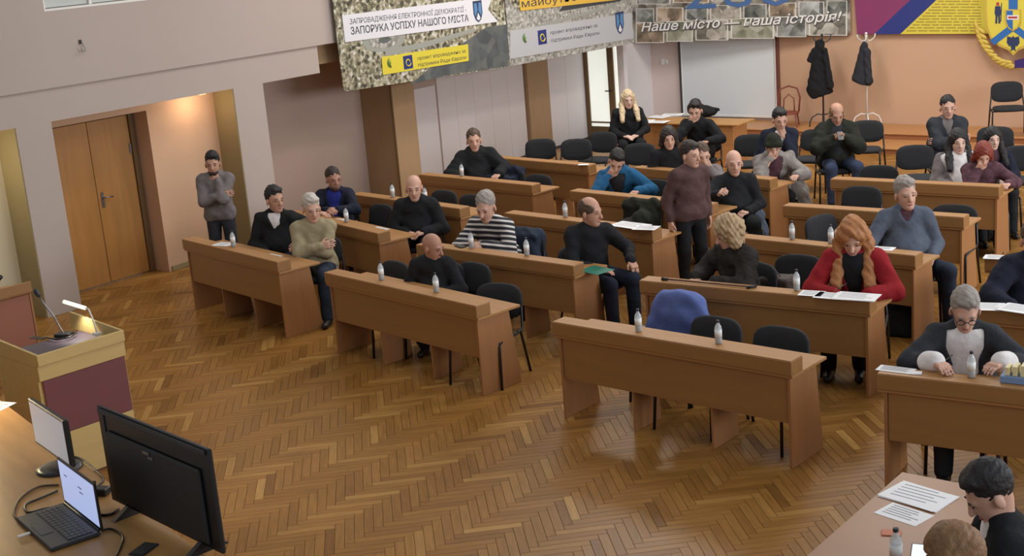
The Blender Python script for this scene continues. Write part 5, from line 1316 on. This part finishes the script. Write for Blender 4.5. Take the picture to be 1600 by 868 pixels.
photo_mat('photo_field', [(74, 80, 84), (92, 98, 98), (108, 112, 108)], 5, 2.0)
for k_, cols in enumerate(([(70, 66, 60), (140, 134, 122), (204, 200, 190)], [(92, 82, 70), (160, 140, 118), (206, 190, 170)], [(60, 66, 64), (128, 130, 124), (196, 198, 196)], [(98, 104, 84), (150, 150, 130), (190, 188, 176)])):
    photo_mat('photo_print_%s' % 'abcd'[k_], cols, 6, 3.0+k_*4)
mat('banner_white', (226, 226, 232), 0.5); mat('banner_yellow', (222, 206, 66), 0.5); mat('banner_amber', (222, 182, 74), 0.5); mat('banner_band', (186, 188, 192), 0.5)
mat('text_dark', (58, 58, 72), 0.6); mat('flag_blue', (40, 52, 120), 0.5); mat('logo_green', (92, 128, 56), 0.5); mat('emblem_blue', (92, 138, 186), 0.5); mat('emblem_dark', (48, 62, 96), 0.5)
mat('road_grey', (156, 158, 150), 0.6); mat('road_dark', (62, 66, 70), 0.6); mat('photo_border', (222, 220, 214), 0.6); mat('script_white', (240, 238, 234), 0.5); mat('script_shadow', (92, 90, 92), 0.6); mat('digit_blue', (74, 108, 160), 0.5)
mat('purple_cloth', (138, 58, 104), 0.7, 0.06, 3); mat('stripe_blue', (44, 56, 128), 0.6); mat('emblem_yellow', (222, 206, 78), 0.55); mat('wheat_gold', (206, 176, 76), 0.5, 0.1, 12); mat('emblem_azure', (52, 110, 178), 0.5); mat('ribbon_purple', (62, 40, 110), 0.6); mat('emblem_red', (186, 60, 60), 0.5)
NX = np.array([1.0, 0, 0]); NY = np.array([0, -1.0, 0]); XB = XC+0.075
def bx_(px, py): return onx(px, py, XB)
def emblem(parent, c, ax, nrm, w, h, off, cols):
    """small heraldic shield: c centre, ax the right-hand direction"""
    up = np.array([0, 0, 1.0]); ax = np.array(ax, float)
    out = [(-1, 1), (1, 1), (1, -0.2), (0.6, -0.75), (0, -1), (-0.6, -0.75), (-1, -0.2)]
    poly_on(parent, [c+ax*x*w+up*z*h for x, z in out], nrm, off, off+0.004, cols[0], 'emblem_shield')
    poly_on(parent, [c+ax*x*w+up*z*h for x, z in ((-0.8, 0.8), (-0.25, 0.8), (-0.1, 0.1), (-0.65, -0.45), (-0.8, -0.1))], nrm, off+0.004, off+0.006, cols[1], 'emblem_field')
    poly_on(parent, [c+ax*x*w+up*z*h for x, z in ((0.8, 0.8), (0.25, 0.8), (0.1, 0.1), (0.65, -0.45), (0.8, -0.1))], nrm, off+0.004, off+0.006, cols[1], 'emblem_field')
    poly_on(parent, [c+ax*x*w+up*z*h for x, z in ((0, -0.1), (0.45, -0.65), (0, -0.85), (-0.45, -0.65))], nrm, off+0.004, off+0.006, cols[2], 'emblem_field')
def swirl(parent, c, ax, nrm, r, off, m):
    ax = np.array(ax, float); up = np.array([0, 0, 1.0]); loc = np.array(parent.location)
    for k in range(3):
        mb = MB(); pts = []
        for t in np.linspace(0.1, 1.0, 8):
            a = PI*(0.62+0.75*t); rr = r*(1.0-0.25*k)
            pts.append(c+ax*(rr*math.cos(a)*1.1+r*0.4)+up*(rr*math.sin(a)*0.9+r*(0.35-0.15*k))+np.array(nrm)*(off+0.003)-loc)
        mb.tube(pts, [r*0.05+r*0.07*math.sin(PI*t) for t in np.linspace(0.1, 1, 8)], 6).build('logo_arc', m, parent)
def eurosquare(parent, c, ax, nrm, w, h, off):
    ax = np.array(ax, float); up = np.array([0, 0, 1.0]); loc = np.array(parent.location)
    poly_on(parent, [c-ax*w-up*h, c+ax*w-up*h, c+ax*w+up*h, c-ax*w+up*h], nrm, off, off+0.003, 'flag_blue', 'logo_square')
    pts = [c+ax*(w*0.62*math.cos(a)*r)+up*(h*0.62*math.sin(a)*r)+np.array(nrm)*(off+0.005)-loc for a, r in [(t, 0.55+0.45*min(1, (t-0.0)/5.5)) for t in np.linspace(0.0, 6.0, 18)]]
    MB().tube(pts, w*0.09, 5).build('logo_letter', 'banner_yellow', parent)
# ---- banner one and two on the gallery front
def wall_banner(corners, label, m):
    o = corners[0]
    t = empty('wall_banner', o, 0, label, 'banner')
    poly_on(t, corners, NX, 0.0, 0.010, m, 'banner_cloth')
    return t
a0 = bx_(537, 143); a1 = bx_(795, 104); ztop = 3.75
def up_to(p, z): return np.array([p[0], p[1], z])
b1 = wall_banner([a0, a1, up_to(a1+np.array([0, 0.0, 0]), ztop), up_to(bx_(519, 0), ztop), bx_(519, 0), bx_(527, 70)], 'large city photo banner with white ribbon and blue lettering on the gallery', 'photo_city')
poly_on(b1, [bx_(*p) for p in ((640, 132), (690, 90), (760, 42), (792, 38), (794, 103), (700, 117))], NX, 0.010, 0.012, 'photo_field', 'photo_patch')
poly_on(b1, [bx_(*p) for p in ((600, 78), (660, 66), (740, 44), (742, 49), (664, 74), (602, 88))], NX, 0.012, 0.0135, 'road_grey', 'photo_road')
c_ = bx_(600, 62)
for r0, m_, z_ in ((0.42, 'road_grey', 0.0122), (0.30, 'photo_city_pale', 0.0138), (0.12, 'photo_field', 0.0150)):
    poly_on(b1, [c_+np.array([0, r0*math.cos(a)*1.1, r0*math.sin(a)*0.42]) for a in np.linspace(0, 2*PI, 20)[:-1]], NX, z_-0.002, z_, m_, 'photo_oval')
poly_on(b1, [bx_(*p) for p in ((533, 24), (768, -5), (761, 15), (777, 34), (538, 66))], NX, 0.014, 0.020, 'banner_white', 'ribbon')
lettering(b1, 'ЗАПРОВАДЖЕННЯ ЕЛЕКТРОННОЇ ДЕМОКРАТІЇ -', bx_(545, 38), bx_(727, 18), 0.075, NX, 'text_dark', 0.0215, 0.12)
lettering(b1, 'ЗАПОРУКА УСПІХУ НАШОГО МІСТА', bx_(547, 54), bx_(731, 33), 0.105, NX, 'text_dark', 0.0215, bold=0.012)
emblem(b1, bx_(745, 18), (0, 1, 0), NX, 0.11, 0.17, 0.021, ('emblem_dark', 'emblem_blue', 'banner_white'))
poly_on(b1, [bx_(*p) for p in ((595, 89), (730, 69), (731, 95), (597, 117))], NX, 0.014, 0.020, 'banner_yellow', 'label_panel')
swirl(b1, bx_(609, 101), (0, 1, 0), NX, 0.09, 0.02, 'logo_green'); eurosquare(b1, bx_(636, 97), (0, 1, 0), NX, 0.10, 0.10, 0.021)
lettering(b1, 'проект впроваджено за', bx_(651, 94), bx_(726, 82), 0.055, NX, 'text_dark', 0.0215)
lettering(b1, 'підтримки Ради Європи', bx_(652, 104), bx_(727, 92), 0.055, NX, 'text_dark', 0.0215)
a2 = bx_(990, 67)
b2 = wall_banner([bx_(796.5, 103.5), a2, up_to(a2, ztop), up_to(bx_(796.5, 104), ztop)], 'pale city photo banner with amber title box on the gallery', 'photo_city_pale')
poly_on(b2, [bx_(*p) for p in ((795, 4), (812, 17), (990, -8), (990, -30), (795, -10))], NX, 0.010, 0.0115, 'photo_city', 'photo_patch')
poly_on(b2, [bx_(*p) for p in ((872, 18), (968, 2), (975, -5), (880, 8))], NX, 0.0115, 0.0130, 'road_dark', 'photo_road')
poly_on(b2, [bx_(*p) for p in ((835, 40), (960, 6), (964, 10), (838, 45))], NX, 0.0130, 0.0140, 'road_grey', 'photo_road')
poly_on(b2, [bx_(*p) for p in ((808, -18), (960, -40), (962, 0), (812, 17))], NX, 0.014, 0.020, 'banner_amber', 'title_box')
lettering(b2, 'майбутнє нов', bx_(814, 12), bx_(935, -4), 0.13, NX, 'text_dark', 0.0215)
poly_on(b2, [bx_(*p) for p in ((796, 48), (985, 20), (989, 60), (796, 92))], NX, 0.014, 0.017, 'banner_band', 'label_panel')
swirl(b2, bx_(820, 62), (0, 1, 0), NX, 0.10, 0.018, 'logo_green'); eurosquare(b2, bx_(846, 58), (0, 1, 0), NX, 0.12, 0.12, 0.018)
lettering(b2, 'проект впроваджено за', bx_(859, 54), bx_(932, 42), 0.06, NX, 'text_dark', 0.0185)
lettering(b2, 'підтримки Ради Європи', bx_(860, 66), bx_(935, 54), 0.06, NX, 'text_dark', 0.0185)
emblem(b2, bx_(967, 36), (0, 1, 0), NX, 0.13, 0.20, 0.018, ('emblem_dark', 'emblem_blue', 'banner_white'))
# ---- collage banner on the rear wall
YF = YB-0.02-0.06
_q0 = np.array([-14.63, 22.0, 0]); _q1 = np.array([-10.41, 22.57, 0]); _qd = unit(_q1-_q0); N3 = np.array([_qd[1], -_qd[0], 0])
def b3_(px, py):
    d = ray(px, py); o = np.array([0, 0, H]); return o+d*(((_q0-o) @ N3)/(d @ N3))
def by_(px, py): return ony(px, py, YF)
c0 = b3_(990, 68); c1 = b3_(1329, 52); zt3 = 2.82
b3 = empty('collage_banner', c0, 0, 'banner of old town photographs with white script lettering on the rear wall', 'banner')
poly_on(b3, [c0, c1, up_to(c1, zt3), up_to(c0, zt3)], N3, 0.0, 0.010, 'photo_print_a', 'banner_cloth')
rnd = random.Random(4)
rows = [((30, 66), (992, 1040, 1085, 1140, 1212, 1262, 1326)), ((8, 34), (992, 1024, 1070, 1108, 1160, 1200, 1246, 1290, 1326)), ((-24, 6), (992, 1050, 1110, 1170, 1230, 1280, 1326))]
for (ya, yb), xs in rows:
    for xa, xb in zip(xs[:-1], xs[1:]):
        sl = (1329-0.5*(xa+xb))/339*14*(1 if yb > 0 else 0.6)
        P = [b3_(xa+2, yb-12+sl), b3_(xb-2, yb-12+sl), b3_(xb-2, ya-8+sl), b3_(xa+2, ya-8+sl)]
        k = rnd.choice('abcd'); z_ = 0.0105+rnd.random()*0.003
        q = poly_on(b3, P, N3, 0.010, z_, 'photo_border', 'photo_print')
        cc = sum(P)/4; poly_on(b3, [cc+(p-cc)*0.93 for p in P], N3, z_, z_+0.0008, 'photo_print_'+k, 'photo_image')
for off, m_, dx in ((0.020, 'script_shadow', 1.2), (0.026, 'script_white', 0)):
    lettering(b3, 'Наше місто — наша історія!', b3_(1003+dx, 49+dx*0.8), b3_(1312+dx, 32+dx*0.8), 0.165, N3, m_, off, 0.35, bold=(0.045 if dx else 0.012))
lettering(b3, '260', b3_(1070, 14), b3_(1240, 8), 0.60, N3, 'digit_blue', 0.018)
# ---- purple, blue and yellow banner
d0 = by_(1340, 53.5); d1 = by_(1640, 51.5)
b4 = empty('striped_banner', d0, 0, 'purple, blue and yellow banner with rows of small print on the peach wall', 'banner')
def bp(px, py): return by_(px, py)
poly_on(b4, [bp(1340, 53.5), bp(1640, 52), bp(1637, -60), bp(1331, -60)], NY, 0.0, 0.010, 'emblem_yellow', 'banner_cloth')
poly_on(b4, [bp(1340, 53.5), bp(1372, 53.2), bp(1492, -60), bp(1331, -60)], NY, 0.010, 0.0115, 'purple_cloth', 'purple_field')
poly_on(b4, [bp(1366, 53.4), bp(1407, 53.0), bp(1527, -60), bp(1486, -60)], NY, 0.0115, 0.013, 'stripe_blue', 'blue_stripe')
mat('print_ochre', (172, 152, 58), 0.6)
for k in range(14):
    y = 49-k*4.6; xs = 1414+(49-y)*1.06+3; x = xs
    while x < 1534:
        x2 = min(1536, x+rnd.uniform(10, 26)); 
        poly_on(b4, [bp(x, y), bp(x2-2.5, y), bp(x2-2.5, y-2.0), bp(x, y-2.0)], NY, 0.010, 0.0112, 'print_ochre', 'print_line'); x = x2
# ---- coat of arms
YS = YB-0.16
def bs(px, py): return ony(px, py, YS)
cx_ = 1585
ca = empty('coat_of_arms', bs(cx_, 86), 0, 'yellow and blue coat of arms shield with golden wheat wreath on the wall', 'coat of arms')
def sh_pts(k):
    L = [(-44, -42), (-44, 20), (-42, 44), (-36, 60), (-22, 72), (-8, 78), (0, 86)]
    pts = L+[(-x, y) for x, y in L[::-1][1:]]+[(0, -48)]
    return [bs(cx_+x*k, 20+(y-20)*k) for x, y in pts]
poly_on(ca, sh_pts(1.0), NY, 0.0, 0.05, 'wheat_gold', 'shield_rim')
poly_on(ca, sh_pts(0.94), NY, 0.05, 0.056, 'emblem_yellow', 'shield_field')
poly_on(ca, [bs(cx_+x, y) for x, y in ((-7, -38), (7, -38), (7, 40), (36, 62), (30, 70), (0, 48), (-30, 70), (-36, 62), (-7, 40))], NY, 0.056, 0.062, 'emblem_azure', 'blue_pall')
poly_on(ca, [bs(cx_+x, y) for x, y in ((-12, 14), (12, 14), (12, 34), (7, 44), (0, 48), (-7, 44), (-12, 34))], NY, 0.062, 0.072, 'wheat_gold', 'inner_shield_rim')
poly_on(ca, [bs(cx_+x, y) for x, y in ((-10, 16), (0, 16), (0, 46), (-6, 42), (-10, 33))], NY, 0.072, 0.076, 'emblem_azure', 'inner_shield_half')
poly_on(ca, [bs(cx_+x, y) for x, y in ((10, 16), (0, 16), (0, 46), (6, 42), (10, 33))], NY, 0.072, 0.076, 'emblem_yellow', 'inner_shield_half')
poly_on(ca, [bs(cx_+x, y) for x, y in ((-9, 23), (9, 23), (9, 30), (-9, 30))], NY, 0.076, 0.079, 'banner_white', 'inner_shield_band')
poly_on(ca, [bs(cx_+x, y) for x, y in ((-7, 25), (7, 25), (7, 28), (-7, 28))], NY, 0.079, 0.081, 'emblem_red', 'red_mark')
# little standing figure, and its mirror on the other field
for sx in (-1, 1):
    fx = cx_+sx*24
    for pts, m_ in ((((-2, 3), (2, 3), (2.4, 8), (-2.4, 8)), 'emblem_red'), (((-4, 9), (4, 9), (5, 20), (3.5, 24), (-3.5, 24), (-5, 20)), 'emblem_dark'), (((-3.5, 24), (-0.4, 24), (-1, 36), (-4, 36)), 'emblem_dark'), (((0.4, 24), (3.5, 24), (4, 36), (1, 36)), 'emblem_dark'), (((-6.5, 4), (-5.3, 4), (-4.2, 33), (-5.4, 33)), 'emblem_dark')):
        poly_on(ca, [bs(fx+x*sx, y) for x, y in pts], NY, 0.056, 0.061, m_, 'cossack_figure')
eag = ((0, 55), (2, 58), (9, 56), (10, 66), (6, 72), (4, 70), (3, 76), (5, 79), (0, 77), (-5, 79), (-3, 76), (-4, 70), (-6, 72), (-10, 66), (-9, 56), (-2, 58))
poly_on(ca, [bs(cx_+x, y) for x, y in eag], NY, 0.056, 0.062, 'emblem_dark', 'eagle')
for sx in (-1, 1):
    for k in range(11):
        t = k/10; ang_ = PI*(0.93-0.40*t); X = cx_+sx*56*math.cos(ang_)*1.0; X = cx_-sx*56*abs(math.cos(ang_)); Y = 30+72*math.sin(ang_)
        dx, dy = sx*(6+2*t), -7+5*t
        for q, (ox, oy) in enumerate(((-sx*4, -5), (sx*4, 2))):
            c = bs(X+ox, Y+oy)
            loc = np.array(ca.location); a = math.atan2(7-6*t, -sx*(2.5+6*t)) if q == 0 else math.atan2(4-8*t, sx*(-5.0-3*t))
            R = roty(-a); MB().ell(c-loc+NY*0.03, (0.085, 0.028, 0.036), R, 8, 6).build('wheat_grain', 'wheat_gold', ca, True)
poly_on(ca, [bs(cx_+x, y) for x, y in ((2, 94), (14, 91), (30, 96), (30, 108), (14, 105), (2, 106))], NY, 0.0, 0.06, 'ribbon_purple', 'ribbon_knot')
